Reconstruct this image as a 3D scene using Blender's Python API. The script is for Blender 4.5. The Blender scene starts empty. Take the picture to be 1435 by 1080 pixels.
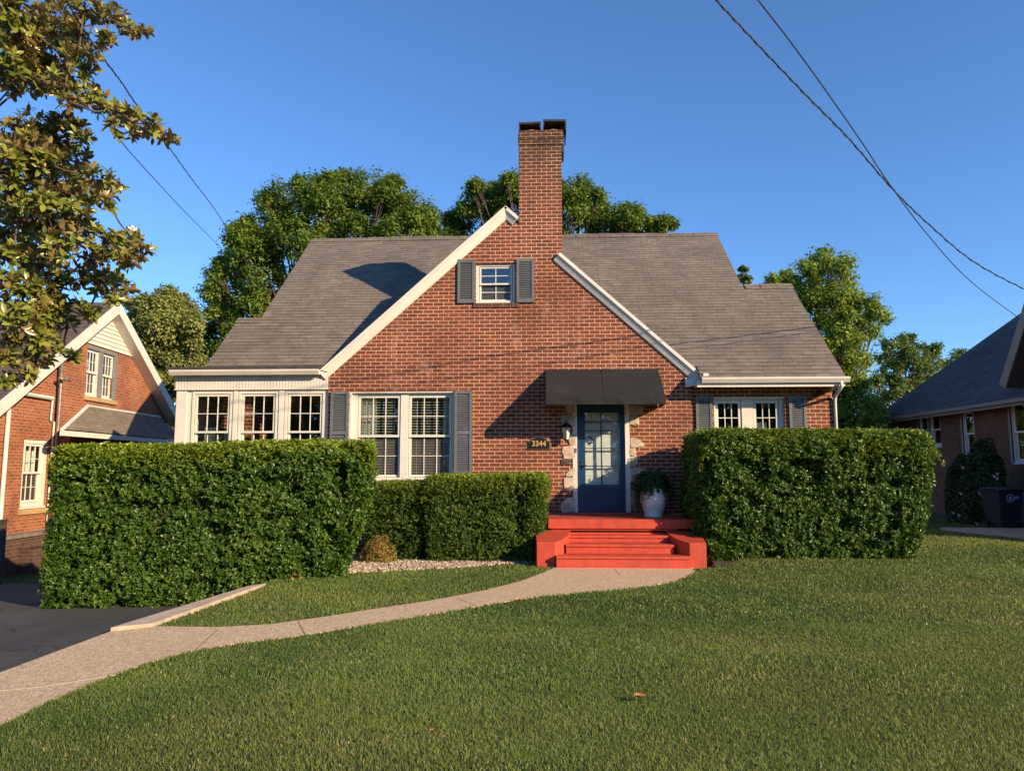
import bpy, bmesh, math, random
import numpy as np
from mathutils import Vector
from mathutils.geometry import tessellate_polygon
random.seed(7); rng = np.random.default_rng(11)
SC = bpy.context.scene
COL = SC.collection
R = math.radians

# ------------------------------------------------------------------ camera
FPX, PW, PH = 1037.0, 1435.0, 1080.0
YAW, PITCH, EYE = R(2.8), R(6.4), 1.58
CAM = np.array([0., 0., EYE])
FW = np.array([-math.sin(YAW)*math.cos(PITCH), math.cos(YAW)*math.cos(PITCH), math.sin(PITCH)])
RT = np.array([math.cos(YAW), math.sin(YAW), 0.])
UP = np.cross(RT, FW)
def ray(u, v): return FW + RT*(u-PW/2)/FPX - UP*(v-PH/2)/FPX
def AY(u, v, Y):
    d = ray(u, v); return CAM + d*(Y/d[1])
def GZ(u, v, z=0.):
    d = ray(u, v); return CAM + d*((z-EYE)/d[2])
def AP(u, v, O, n):
    d = ray(u, v); return CAM + d*(np.dot(np.array(O)-CAM, n)/np.dot(d, n))
cd = bpy.data.cameras.new('camera'); cam = bpy.data.objects.new('camera', cd); COL.objects.link(cam)
cd.sensor_width = 36; cd.sensor_fit = 'HORIZONTAL'; cd.lens = FPX/PW*36; cd.clip_start = .05; cd.clip_end = 3000
cam.location = (0, 0, EYE); cam.rotation_euler = (R(90)+PITCH, 0, YAW)
SC.camera = cam

# ------------------------------------------------------------------ light
AZ, EL = R(54), R(21)
SDIR = Vector((math.sin(AZ)*math.cos(EL), -math.cos(AZ)*math.cos(EL), math.sin(EL)))
w = bpy.data.worlds.new("World"); SC.world = w; w.use_nodes = True
nt = w.node_tree; bgn = nt.nodes['Background']
sky = nt.nodes.new('ShaderNodeTexSky'); sky.sky_type = 'NISHITA'; sky.sun_disc = False
sky.sun_elevation = EL; sky.sun_rotation = math.atan2(SDIR.x, SDIR.y)
sky.altitude = 100; sky.air_density = 1.0; sky.dust_density = 0.0; sky.ozone_density = 7.5
nt.links.new(sky.outputs[0], bgn.inputs[0]); bgn.inputs[1].default_value = 0.14
sl = bpy.data.lights.new('sun', 'SUN'); sl.energy = 5.0; sl.angle = R(.5); sl.color = (1.0, .77, .48)
so = bpy.data.objects.new('sun', sl); COL.objects.link(so); so.rotation_euler = SDIR.to_track_quat('Z', 'Y').to_euler()
so.location = (30, -25, 25)
SC.view_settings.view_transform = 'Standard'; SC.view_settings.look = 'None'
SC.view_settings.exposure = 0.68; SC.view_settings.gamma = 1.0; SC.view_settings.use_curve_mapping = False

# ------------------------------------------------------------------ materials
class NT:
    def __init__(s, name):
        s.m = bpy.data.materials.new(name); s.m.use_nodes = True; s.t = s.m.node_tree
        s.b = s.t.nodes['Principled BSDF']; s.out = s.t.nodes['Material Output']
    def n(s, kind, **kw):
        x = s.t.nodes.new('ShaderNode'+kind)
        for k, v in kw.items():
            if k in x.inputs: x.inputs[k].default_value = v
            else: setattr(x, k, v)
        return x
    def l(s, a, b): s.t.links.new(a, b)
    def math(s, op, a, b=None):
        x = s.t.nodes.new('ShaderNodeMath'); x.operation = op
        for i, q in enumerate((a, b)):
            if q is None: continue
            if isinstance(q, (int, float)): x.inputs[i].default_value = q
            else: s.l(q, x.inputs[i])
        return x.outputs[0]
    def mix(s, f, a, b, blend='MIX'):
        x = s.t.nodes.new('ShaderNodeMix'); x.data_type = 'RGBA'; x.blend_type = blend
        for i, q in ((0, f), (6, a), (7, b)):
            if isinstance(q, (int, float)): x.inputs[i].default_value = q
            elif isinstance(q, tuple): x.inputs[i].default_value = (*q[:3], 1)
            else: s.l(q, x.inputs[i])
        return x.outputs[2]
    def ramp(s, f, *stops):
        x = s.t.nodes.new('ShaderNodeValToRGB'); e = x.color_ramp.elements
        while len(e) < len(stops): e.new(.5)
        for q, (p, c) in zip(e, stops):
            q.position = p; q.color = (*c, 1) if isinstance(c, tuple) else (c, c, c, 1)
        s.l(f, x.inputs[0]); return x.outputs[0]
    def pos(s): return s.n('NewGeometry').outputs['Position']
    def noise(s, scale, vec=None, detail=4., rough=.55):
        x = s.n('TexNoise', Scale=scale, Detail=detail, Roughness=rough)
        s.l(vec if vec is not None else s.pos(), x.inputs['Vector']); return x.outputs[0]
    def color(s, c): s.l(c, s.b.inputs['Base Color'])
    def bump(s, h, strength=.4, dist=.01):
        x = s.n('Bump', Strength=strength, Distance=dist); s.l(h, x.inputs['Height']); s.l(x.outputs[0], s.b.inputs['Normal'])
def plain(name, c, rough=.6, var=.12, scale=6., metal=0., bump=0., bscale=60, spec=.5, dirt=None):
    t = NT(name); c = tuple(c)
    n = t.noise(scale)
    dk = tuple(x*(1-var*2) for x in c); lt = tuple(min(1, x*(1+var)) for x in c)
    col = t.ramp(n, (.3, dk), (.7, lt))
    if dirt:
        n2 = t.noise(1.7, detail=8, rough=.7)
        col = t.mix(t.ramp(n2, (.52, 0.), (.75, .55)), col, dirt)
    t.color(col); t.b.inputs['Roughness'].default_value = rough; t.b.inputs['Metallic'].default_value = metal
    t.b.inputs['Specular IOR Level'].default_value = spec
    if bump: t.bump(t.noise(bscale), bump, .004)
    return t.m
def wallvec(t, kz=1.0):
    """(along, up) coordinates from world position: along is X on Y-facing faces and Y on X-facing ones"""
    g = t.n('NewGeometry'); sp = t.n('SeparateXYZ'); t.l(g.outputs['Position'], sp.inputs[0])
    sn = t.n('SeparateXYZ'); t.l(g.outputs['True Normal'], sn.inputs[0])
    isx = t.math('GREATER_THAN', t.math('ABSOLUTE', sn.outputs[0]), t.math('ABSOLUTE', sn.outputs[1]))
    mx = t.n('Mix'); t.l(isx, mx.inputs[0]); t.l(sp.outputs[0], mx.inputs[2]); t.l(sp.outputs[1], mx.inputs[3])
    cb = t.n('CombineXYZ'); t.l(mx.outputs[0], cb.inputs[0]); t.l(t.math('MULTIPLY', sp.outputs[2], kz), cb.inputs[1])
    return cb.outputs[0], sp
def brick_mat(name, c1, c2, mortar, dark, dk_amt=.35, stain=.45, soot=None):
    t = NT(name); v, sp = wallvec(t)
    # slightly wobbly courses
    wob = t.n('TexNoise', Scale=9., Detail=2.); t.l(t.pos(), wob.inputs['Vector'])
    wv = t.n('VectorMath', operation='SCALE'); wv.inputs['Scale'].default_value = .008; t.l(wob.outputs[1], wv.inputs[0])
    va = t.n('VectorMath', operation='ADD'); t.l(v, va.inputs[0]); t.l(wv.outputs[0], va.inputs[1]); v = va.outputs[0]
    def bt(**k):
        b = t.n('TexBrick'); b.offset = .5; b.squash = 1
        b.inputs['Scale'].default_value = 1; b.inputs['Brick Width'].default_value = .205; b.inputs['Row Height'].default_value = .0735
        b.inputs['Mortar Size'].default_value = .0061; b.inputs['Mortar Smooth'].default_value = .15
        for q, x in k.items(): b.inputs[q].default_value = x
        t.l(v, b.inputs['Vector']); return b
    b = bt(Bias=0.0, Color1=(*c1, 1), Color2=(*c2, 1), Mortar=(*mortar, 1))
    b2 = bt(Bias=-.1, Color1=(0, 0, 0, 1), Color2=(1, 1, 1, 1), Mortar=(0, 0, 0, 1))
    sc2 = t.n('VectorMath', operation='ADD'); sc2.inputs[1].default_value = (20.5, 7.35, 0); t.l(v, sc2.inputs[0])
    t.l(sc2.outputs[0], b2.inputs['Vector'])
    dkf = t.ramp(b2.outputs[0], (.70, 0.), (.98, dk_amt))
    col = t.mix(dkf, b.outputs[0], dark)
    big = t.noise(.9, detail=6, rough=.65)
    col = t.mix(t.ramp(big, (.35, .3), (.6, 0.)), col, tuple(x*.6 for x in c1))
    bw_ = t.noise(.55, detail=9, rough=.8); col = t.mix(t.ramp(bw_, (.48, 0.), (.68, .6)), col, tuple(x*.42 for x in c2))
    # pale efflorescence, stretched downwards
    mp = t.n('Mapping'); mp.inputs['Scale'].default_value = (1.6, 1.6, .55); t.l(t.pos(), mp.inputs[0])
    st = t.noise(1.1, mp.outputs[0], detail=9, rough=.75)
    col = t.mix(t.ramp(st, (.56, 0.), (.78, stain)), col, tuple(min(1, x*1.05+.06) for x in mortar))
    if soot:
        z0, z1 = soot
        so_ = t.n('MapRange'); so_.inputs[1].default_value = z0; so_.inputs[2].default_value = z1; t.l(sp.outputs[2], so_.inputs[0])
        f = t.math('MULTIPLY', so_.outputs[0], t.ramp(t.noise(2.2, detail=8, rough=.7), (.3, .3), (.65, .95)))
        f = t.math('MULTIPLY', f, t.math('SUBTRACT', 1., t.math('MULTIPLY', b.outputs[1], .6)))
        col = t.mix(f, col, (.045, .03, .022))
    fine = t.noise(55, detail=3)
    col = t.mix(.22, col, t.ramp(fine, (.3, .25), (.7, .9)), 'OVERLAY')
    t.color(col); t.b.inputs['Roughness'].default_value = .88; t.b.inputs['Specular IOR Level'].default_value = .25
    h = t.math('ADD', t.math('MULTIPLY', t.math('SUBTRACT', 1., b.outputs[1]), 1.), t.math('MULTIPLY', fine, .35))
    t.bump(h, .7, .006)
    return t.m
def shingle_mat(name, c1, c2, line, kz, stain=(.06, .05, .04)):
    t = NT(name); v, sp = wallvec(t, kz)
    wob = t.n('TexNoise', Scale=2.5, Detail=3.); t.l(t.pos(), wob.inputs['Vector'])
    wv = t.n('VectorMath', operation='SCALE'); wv.inputs['Scale'].default_value = .012; t.l(wob.outputs[1], wv.inputs[0])
    va = t.n('VectorMath', operation='ADD'); t.l(v, va.inputs[0]); t.l(wv.outputs[0], va.inputs[1])
    def bk(w_, off_, ms):
        b = t.n('TexBrick'); b.offset = off_; b.offset_frequency = 2; b.squash = 1.35; b.squash_frequency = 3
        for q, x in {'Scale': 1, 'Brick Width': w_, 'Row Height': .132, 'Mortar Size': ms, 'Mortar Smooth': .4, 'Bias': 0.}.items(): b.inputs[q].default_value = x
        t.l(va.outputs[0], b.inputs['Vector']); return b
    b = bk(.30, .37, .0045); b.inputs['Color1'].default_value = (*c1, 1); b.inputs['Color2'].default_value = (*c2, 1); b.inputs['Mortar'].default_value = (*[(x+y)/2*.55 for x, y in zip(c1, line)], 1)
    b3 = bk(.19, .61, .0); b3.inputs['Color1'].default_value = (.41, .41, .41, 1); b3.inputs['Color2'].default_value = (.59, .59, .59, 1)
    col = t.mix(.55, b.outputs[0], b3.outputs[0], 'OVERLAY')
    s2 = t.n('SeparateXYZ'); t.l(va.outputs[0], s2.inputs[0])
    fr = t.math('FRACT', t.math('DIVIDE', s2.outputs[1], .132))
    mpl = t.n('Mapping'); mpl.inputs['Scale'].default_value = (2.6, 2.6, 9.); t.l(t.pos(), mpl.inputs[0])
    lw = t.ramp(t.noise(1., mpl.outputs[0], detail=3), (.34, .12), (.6, 1.))
    ln_ = t.math('MULTIPLY', t.math('GREATER_THAN', fr, .76), lw)
    col = t.mix(t.math('MULTIPLY', ln_, .85), col, line)
    col = t.mix(t.ramp(t.noise(.55, detail=7, rough=.7), (.45, 0.), (.72, .4)), col, stain)
    mp = t.n('Mapping'); mp.inputs['Scale'].default_value = (2.2, .25, .25); t.l(t.pos(), mp.inputs[0])
    col = t.mix(t.ramp(t.noise(1.0, mp.outputs[0], detail=6), (.5, 0.), (.75, .28)), col, stain)
    col = t.mix(.35, col, t.ramp(t.noise(90, detail=2), (.3, .2), (.7, .9)), 'OVERLAY')
    t.color(col); t.b.inputs['Roughness'].default_value = .93; t.b.inputs['Specular IOR Level'].default_value = .2
    t.bump(t.math('ADD', t.math('SUBTRACT', 1., b.outputs[1]), t.math('MULTIPLY', t.noise(90), .5)), .7, .01)
    return t.m
def leaf_mat(name, c_lo, c_hi, under=None, rough=.45, trans=.22, new=None, spec=.5, old=None):
    """rnd: per-leaf variation; kind: 0 normal leaf, 1 young growth, on hedges also the painted sunlit tops, 2 old leaf"""
    t = NT(name)
    a = t.n('Attribute', attribute_name='rnd'); k = t.n('Attribute', attribute_name='kind')
    col = t.ramp(a.outputs['Fac'], (.05, c_lo), (.95, c_hi))
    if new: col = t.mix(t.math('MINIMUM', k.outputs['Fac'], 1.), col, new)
    if old: col = t.mix(t.math('SUBTRACT', t.math('MAXIMUM', k.outputs['Fac'], 1.), 1.), col, old)
    if under:
        g = t.n('NewGeometry'); u_ = t.mix(a.outputs['Fac'], tuple(x*.75 for x in under), tuple(x*1.2 for x in under))
        col = t.mix(g.outputs['Backfacing'], col, u_)
    t.color(col); t.b.inputs['Roughness'].default_value = rough; t.b.inputs['Specular IOR Level'].default_value = spec
    tr = t.n('BsdfTranslucent'); t.l(col, tr.inputs[0])
    mx = t.n('MixShader'); mx.inputs[0].default_value = trans
    t.l(t.b.outputs[0], mx.inputs[1]); t.l(tr.outputs[0], mx.inputs[2]); t.l(mx.outputs[0], t.out.inputs[0])
    return t.m
def glass_mat(name='window_glass', tint=(.86, .9, .88), refl=.10, mesh=0.):
    t = NT(name); t.t.nodes.remove(t.b)
    g = t.n('NewGeometry'); dp_ = t.n('VectorMath', operation='DOT_PRODUCT'); t.l(g.outputs['Normal'], dp_.inputs[0]); t.l(g.outputs['Incoming'], dp_.inputs[1])
    k5 = t.math('POWER', t.math('SUBTRACT', 1., t.math('ABSOLUTE', dp_.outputs['Value'])), 5.); tp = t.n('BsdfTransparent'); tp.inputs[0].default_value = (*tint, 1)
    gl = t.n('BsdfGlossy'); gl.inputs['Roughness'].default_value = .015; gl.inputs[0].default_value = (.95, .97, 1, 1)
    bp = t.n('Bump', Strength=.06, Distance=.02); t.l(t.noise(2.2, detail=1), bp.inputs['Height']); t.l(bp.outputs[0], gl.inputs['Normal'])
    f = t.math('ADD', t.math('MULTIPLY', k5, .8), refl)
    mx = t.n('MixShader'); t.l(f, mx.inputs[0]); t.l(tp.outputs[0], mx.inputs[1]); t.l(gl.outputs[0], mx.inputs[2])
    if mesh:
        df = t.n('BsdfDiffuse'); df.inputs[0].default_value = (.16, .155, .15, 1); m2 = t.n('MixShader'); m2.inputs[0].default_value = mesh; t.l(mx.outputs[0], m2.inputs[1]); t.l(df.outputs[0], m2.inputs[2]); mx = m2
    t.l(mx.outputs[0], t.out.inputs[0])
    return t.m
M = {}
M['brick'] = brick_mat('red_brick', (.235, .068, .031), (.145, .046, .026), (.74, .48, .33), (.065, .032, .024))
M['brick_chimney'] = brick_mat('chimney_brick', (.235, .070, .034), (.14, .047, .027), (.74, .50, .36), (.05, .028, .022), .6, .22, soot=(6.3, 8.1))
M['brick_left'] = brick_mat('orange_brick', (.37, .125, .058), (.25, .075, .036), (.45, .31, .21), (.13, .05, .03), .3, .12)
M['brick_right'] = brick_mat('dull_red_brick', (.205, .085, .048), (.14, .058, .034), (.25, .18, .13), (.09, .045, .03), .3, .1)
M['brick_dark'] = brick_mat('dark_brick', (.12, .06, .045), (.08, .04, .03), (.15, .12, .10), (.06, .035, .03), .4, .1)
M['shingle'] = shingle_mat('taupe_shingle', (.20, .17, .143), (.165, .139, .117), (.060, .048, .038), 1.53)
M['shingle_left'] = shingle_mat('brown_shingle', (.14, .105, .085), (.10, .077, .064), (.05, .04, .035), 1.7)
M['shingle_pent'] = shingle_mat('pent_shingle', (.23, .19, .15), (.19, .155, .125), (.10, .085, .07), 2.0)
M['shingle_right'] = shingle_mat('slate_shingle', (.115, .12, .125), (.085, .09, .095), (.04, .042, .045), 1.47)
M['white'] = plain('cream_white_paint', (.70, .66, .585), .5, .05, 3, dirt=(.55, .50, .42))
M['white_shade'] = plain('white_trim_paint', (.72, .70, .66), .5, .05, 3, dirt=(.50, .48, .44))
M['tan_trim'] = plain('tan_trim_paint', (.27, .205, .15), .55, .06, 3)
M['grey_trim'] = plain('grey_mullion_paint', (.20, .20, .21), .55, .06)
M['shutter'] = plain('slate_grey_paint', (.135, .143, .155), .5, .10, 4)
M['black_fabric'] = plain('black_canvas', (.012, .011, .011), .85, .15, 3, bump=.15, bscale=300, dirt=(.028, .024, .022))
M['blue'] = plain('navy_blue_paint', (.010, .043, .105), .33, .08, 4)
def red_mat():
    t = NT('red_masonry_paint'); g = t.n('NewGeometry'); sn = t.n('SeparateXYZ'); t.l(g.outputs['Normal'], sn.inputs[0])
    col = t.ramp(t.noise(5, detail=6), (.3, (.42, .046, .022)), (.7, (.55, .064, .030)))
    n1 = t.noise(2.3, detail=10, rough=.75); col = t.mix(t.ramp(n1, (.50, 0.), (.72, .55)), col, (.27, .034, .024))
    # treads: scuffed and dusty; a few chips show old concrete
    up = t.ramp(sn.outputs[2], (.6, 0.), (.9, 1.)); n2 = t.noise(7, detail=9, rough=.75)
    col = t.mix(t.math('MULTIPLY', up, t.ramp(n2, (.38, .05), (.62, .5))), col, (.37, .062, .034))
    n3 = t.noise(19, detail=4, rough=.6); col = t.mix(t.ramp(n3, (.70, 0.), (.735, .7)), col, (.36, .20, .14))
    mp = t.n('Mapping'); mp.inputs['Scale'].default_value = (9, 9, .7); t.l(t.pos(), mp.inputs[0])
    col = t.mix(t.ramp(t.noise(1., mp.outputs[0], detail=5), (.52, 0.), (.75, .4)), col, (.25, .03, .022))
    t.color(col); t.b.inputs['Roughness'].default_value = .6; t.bump(t.math('ADD', t.noise(30, detail=4), t.math('MULTIPLY', n2, .6)), .6, .006); return t.m
M['red'] = red_mat()
M['stone'] = plain('pale_limestone', (.56, .45, .33), .85, .2, 9, bump=.8, bscale=22, dirt=(.24, .19, .15))
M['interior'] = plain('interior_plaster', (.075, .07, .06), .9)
M['blind'] = plain('cream_blind', (.66, .64, .55), .6, .04)
M['curtain'] = plain('white_curtain', (.62, .62, .54), .8, .06, 12)
M['doorwhite'] = plain('inner_door_white', (.74, .73, .68), .5, .03)
M['glass'] = glass_mat(refl=.08)
M['storm_glass'] = glass_mat('storm_glass', refl=.16)
M['screen_glass'] = glass_mat('screened_glass', (.72, .73, .74), .045, .32)
M['metal_dark'] = plain('black_iron', (.015, .014, .013), .45, .15, metal=.3)
M['metal_cap'] = plain('dark_cap_metal', (.03, .028, .027), .6, .3, 9)
M['galv'] = plain('galvanised_pipe', (.30, .25, .22), .5, .2, 9, metal=.5)
M['gold'] = plain('gold_numeral', (.50, .32, .10), .4, .05)
M['lampglass'] = plain('frosted_lamp_glass', (.62, .60, .52), .3, .05)
M['urn'] = plain('white_urn_glaze', (.70, .68, .66), .45, .08, 7, bump=.25, bscale=12)
M['flue'] = plain('clay_flue', (.50, .30, .20), .85, .2, 12)
M['soil'] = plain('dark_soil', (.045, .034, .024), .95, .3, 9, bump=.8, bscale=20)
M['bark'] = plain('bark', (.085, .062, .045), .9, .3, 8, bump=.8, bscale=30)
M['twig'] = plain('grey_brown_twig', (.12, .09, .065), .9, .25, 8)
M['hedge_core'] = plain('hedge_twigs', (.022, .022, .012), .95, .3, 14)
M['wire'] = plain('cable_rubber', (.015, .015, .017), .7, .1)
M['bin'] = plain('dark_bin_plastic', (.012, .014, .022), .45, .1)
M['bin_blue'] = plain('grey_blue_bin_plastic', (.04, .07, .09), .5, .1)
M['bin_mark'] = plain('white_print', (.45, .47, .55), .6, .05)
M['wood_dark'] = plain('weathered_wood', (.06, .045, .035), .85, .25, 12, bump=.5)
M['sill_yellow'] = brick_mat('yellow_brick_sill', (.52, .36, .17), (.45, .30, .13), (.40, .30, .2), (.3, .2, .1), .2, .05)
M['capstone'] = plain('cap_stone', (.22, .17, .14), .9, .2, 5)
def concrete_mat():
    t = NT('exposed_aggregate')
    v = t.n('TexVoronoi', Scale=85.); t.l(t.pos(), v.inputs['Vector'])
    sp = t.n('SeparateColor'); t.l(v.outputs['Color'], sp.inputs[0])
    col = t.ramp(sp.outputs[0], (.0, (.35, .22, .115)), (.45, (.555, .385, .225)), (.8, (.635, .465, .29)), (1., (.75, .61, .44)))
    n = t.noise(1.3, detail=8, rough=.7); col = t.mix(t.ramp(n, (.4, .0), (.75, .45)), col, (.43, .305, .185))
    n3 = t.noise(14, detail=5); col = t.mix(.3, col, t.ramp(n3, (.3, .3), (.7, .75)), 'OVERLAY')
    t.color(col); t.b.inputs['Roughness'].default_value = .9; t.bump(v.outputs[0], .6, .005); return t.m
M['concrete'] = concrete_mat()
M['kerb'] = plain('pale_kerb_concrete', (.50, .39, .29), .9, .14, 7, bump=.5, bscale=60, dirt=(.22, .18, .14))
M['joint'] = plain('joint_dirt', (.22, .16, .11), .95, .3, 20)
def asphalt_mat():
    t = NT('asphalt'); n = t.noise(220, detail=2); n2 = t.noise(.9, detail=7, rough=.65)
    col = t.ramp(n, (.3, (.022, .021, .021)), (.62, (.055, .052, .05)), (.75, (.11, .10, .095)))
    col = t.mix(t.ramp(n2, (.35, 0.), (.7, .5)), col, (.075, .068, .062))
    mp = t.n('Mapping'); mp.inputs['Scale'].default_value = (1.3, .12, 1); t.l(t.pos(), mp.inputs[0])
    col = t.mix(t.ramp(t.noise(1., mp.outputs[0], detail=6), (.45, 0.), (.7, .45)), col, (.10, .093, .085))
    cr_ = t.n('TexVoronoi', Scale=.55); cr_.feature = 'DISTANCE_TO_EDGE'; wv = t.n('TexNoise', Scale=2.5, Detail=6.); t.l(t.pos(), wv.inputs['Vector'])
    ad = t.n('VectorMath', operation='ADD'); t.l(t.pos(), ad.inputs[0]); t.l(wv.outputs[1], ad.inputs[1]); t.l(ad.outputs[0], cr_.inputs['Vector'])
    col = t.mix(t.ramp(cr_.outputs['Distance'], (.004, .8), (.012, 0.)), col, (.012, .011, .011))
    t.color(col); t.b.inputs['Roughness'].default_value = .85; t.bump(n, .5, .004); return t.m
M['asphalt'] = asphalt_mat()
def lawn_mat():
    t = NT('lawn_base'); n = t.noise(40, detail=5, rough=.7); n2 = t.noise(.7, detail=6, rough=.6)
    col = t.ramp(n, (.3, (.045, .055, .016)), (.6, (.09, .11, .03)), (.8, (.16, .145, .055)))
    col = t.mix(t.ramp(n2, (.4, 0.), (.7, .5)), col, (.065, .062, .025))
    t.color(col); t.b.inputs['Roughness'].default_value = .95; t.bump(n, 1., .03); return t.m
M['lawn'] = lawn_mat()
M['grass'] = leaf_mat('grass_blades', (.056, .106, .018), (.212, .288, .062), rough=.5, trans=.38, new=(.29, .285, .07), old=(.46, .38, .18), spec=.3)
M['hedge'] = leaf_mat('hedge_leaf', (.042, .097, .009), (.098, .185, .019), rough=.36, trans=.28, new=(.36, .43, .035), spec=.5, old=(.16, .075, .02))  # new: young shoot colour, brightened to carry sunlight on the hedge top
M['hedge_small'] = leaf_mat('clipped_leaf', (.042, .088, .009), (.092, .155, .018), rough=.42, trans=.22, new=(.36, .43, .035), spec=.4, old=(.16, .075, .02))  # new holds the same painted sunlight as the tall hedges
M['magnolia'] = leaf_mat('magnolia_leaf', (.075, .115, .014), (.21, .235, .03), under=(.27, .19, .07), rough=.3, trans=.2, new=(.29, .29, .05), spec=.5, old=(.60, .36, .06))
M['maple'] = leaf_mat('maple_leaf', (.085, .15, .014), (.20, .28, .03), rough=.5, trans=.38)
M['ash'] = leaf_mat('bright_leaf', (.16, .25, .022), (.34, .43, .055), rough=.5, trans=.4)
M['locust'] = leaf_mat('dull_green_leaf', (.085, .155, .03), (.21, .28, .06), rough=.45, trans=.38)
M['pale_leaf'] = leaf_mat('pale_leaf', (.17, .20, .035), (.33, .34, .10), rough=.6, trans=.25)
M['rust_leaf'] = leaf_mat('rusty_shrub_leaf', (.15, .14, .03), (.30, .23, .05), rough=.6, trans=.25, new=(.42, .16, .04), old=(.26, .27, .04))
M['fern'] = leaf_mat('fern_leaf', (.03, .07, .015), (.06, .12, .025), rough=.5, trans=.25)
M['shrub_dark'] = leaf_mat('dark_shrub_leaf', (.028, .06, .016), (.055, .10, .025), rough=.45, trans=.2, new=(.65, .65, .60))
M['petal'] = plain('white_petal', (.85, .82, .74), .5, .03)
M['deadleaf'] = plain('orange_leaf', (.62, .30, .05), .6, .2, 30)
M['deadleaf2'] = plain('brown_leaf', (.40, .18, .05), .6, .2, 30)
def gravel_mat():
    t = NT('gravel_stone'); a = t.n('Attribute', attribute_name='rnd')
    col = t.ramp(a.outputs['Fac'], (0., (.17, .11, .075)), (.4, (.34, .25, .175)), (.75, (.45, .35, .26)), (1., (.58, .50, .41)))
    t.color(col); t.b.inputs['Roughness'].default_value = .85; return t.m
M['gravel'] = gravel_mat()

# ------------------------------------------------------------------ mesh helpers
class MB:
    def __init__(s): s.v = []; s.f = []
    def add(s, vs, fs):
        o = len(s.v); s.v += [tuple(map(float, p)) for p in vs]; s.f += [tuple(i+o for i in f) for f in fs]
    def hexa(s, p):   # p: 4 bottom then 4 top
        s.add(p, [(0, 3, 2, 1), (4, 5, 6, 7), (0, 1, 5, 4), (1, 2, 6, 5), (2, 3, 7, 6), (3, 0, 4, 7)])
    def box(s, x0, x1, y0, y1, z0, z1):
        s.hexa([(x0, y0, z0), (x1, y0, z0), (x1, y1, z0), (x0, y1, z0), (x0, y0, z1), (x1, y0, z1), (x1, y1, z1), (x0, y1, z1)])
    def fbox(s, F, a0, a1, d0, d1, z0, z1):
        s.hexa([F.P(a0, d0, z0), F.P(a1, d0, z0), F.P(a1, d1, z0), F.P(a0, d1, z0), F.P(a0, d0, z1), F.P(a1, d0, z1), F.P(a1, d1, z1), F.P(a0, d1, z1)])
    def quad(s, *p): s.add(p, [tuple(range(len(p)))])
    def prism(s, poly, off):   # poly: list of 3D points, off: extrusion vector
        n = len(poly); off = np.array(off); p2 = [np.array(q)+off for q in poly]
        tri = tessellate_polygon([[Vector(q) for q in poly]])
        s.add(list(poly)+p2, [tuple(t) for t in tri]+[tuple(i+n for i in reversed(t)) for t in tri]+[(i, (i+1) % n, (i+1) % n+n, i+n) for i in range(n)])
    def tube(s, pts, r, n=8, cap=True):
        pts = [np.array(p, float) for p in pts]; rs = r if hasattr(r, '__len__') else [r]*len(pts)
        rings = []; ref = np.array([.137, .31, .94])
        for i, p in enumerate(pts):
            t = pts[min(i+1, len(pts)-1)]-pts[max(i-1, 0)]; t /= (np.linalg.norm(t)+1e-9)
            if abs(t@ref) > .95: ref = np.array([.9, .3, .1])
            a = np.cross(t, ref); a /= np.linalg.norm(a); b = np.cross(t, a)
            rings.append([p+rs[i]*(math.cos(k*2*math.pi/n)*a+math.sin(k*2*math.pi/n)*b) for k in range(n)])
        vs = [q for rg in rings for q in rg]; fs = []
        for i in range(len(pts)-1):
            for k in range(n): fs.append((i*n+k, i*n+(k+1) % n, (i+1)*n+(k+1) % n, (i+1)*n+k))
        if cap: fs += [tuple(reversed(range(n))), tuple(range((len(pts)-1)*n, len(pts)*n))]
        s.add(vs, fs)
    def lathe(s, c, prof, n=24):
        vs = []; fs = []
        for r_, z in prof:
            for k in range(n): vs.append((c[0]+r_*math.cos(k*2*math.pi/n), c[1]+r_*math.sin(k*2*math.pi/n), c[2]+z))
        for i in range(len(prof)-1):
            for k in range(n): fs.append((i*n+k, i*n+(k+1) % n, (i+1)*n+(k+1) % n, (i+1)*n+k))
        s.add(vs, fs)
def link(name, me, mat, parent=None, smooth=False):
    o = bpy.data.objects.new(name, me); COL.objects.link(o)
    if mat: me.materials.append(M[mat] if isinstance(mat, str) else mat)
    if parent is not None:
        o.parent = parent
        ro = parent
        while ro.parent is not None: ro = ro.parent
        if ro.type == 'EMPTY' and parent is ro: o.location = -ro.location
    if smooth:
        me.shade_smooth()
    return o
def obj(name, mb, mat, parent=None, smooth=False, bevel=0.):
    me = bpy.data.meshes.new(name); me.from_pydata(mb.v, [], mb.f); me.validate(); me.update()
    bm = bmesh.new(); bm.from_mesh(me); bmesh.ops.recalc_face_normals(bm, faces=bm.faces); bm.to_mesh(me); bm.free()
    o = link(name, me, mat, parent, smooth)
    if bevel:
        m = o.modifiers.new('bevel', 'BEVEL'); m.width = bevel; m.segments = 2; m.limit_method = 'ANGLE'; m.angle_limit = R(40)
    return o
def tag(o, label, cat, group=None):
    o['label'] = label; o['category'] = cat
    if group: o['group'] = group
    return o
def thing(name, label, cat, loc=(0, 0, 0), group=None):
    o = bpy.data.objects.new(name, None); COL.objects.link(o); o.location = tuple(map(float, loc)); o.empty_display_size = .2
    return tag(o, label, cat, group)
def struct(o): o['kind'] = 'structure'; return o
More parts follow.
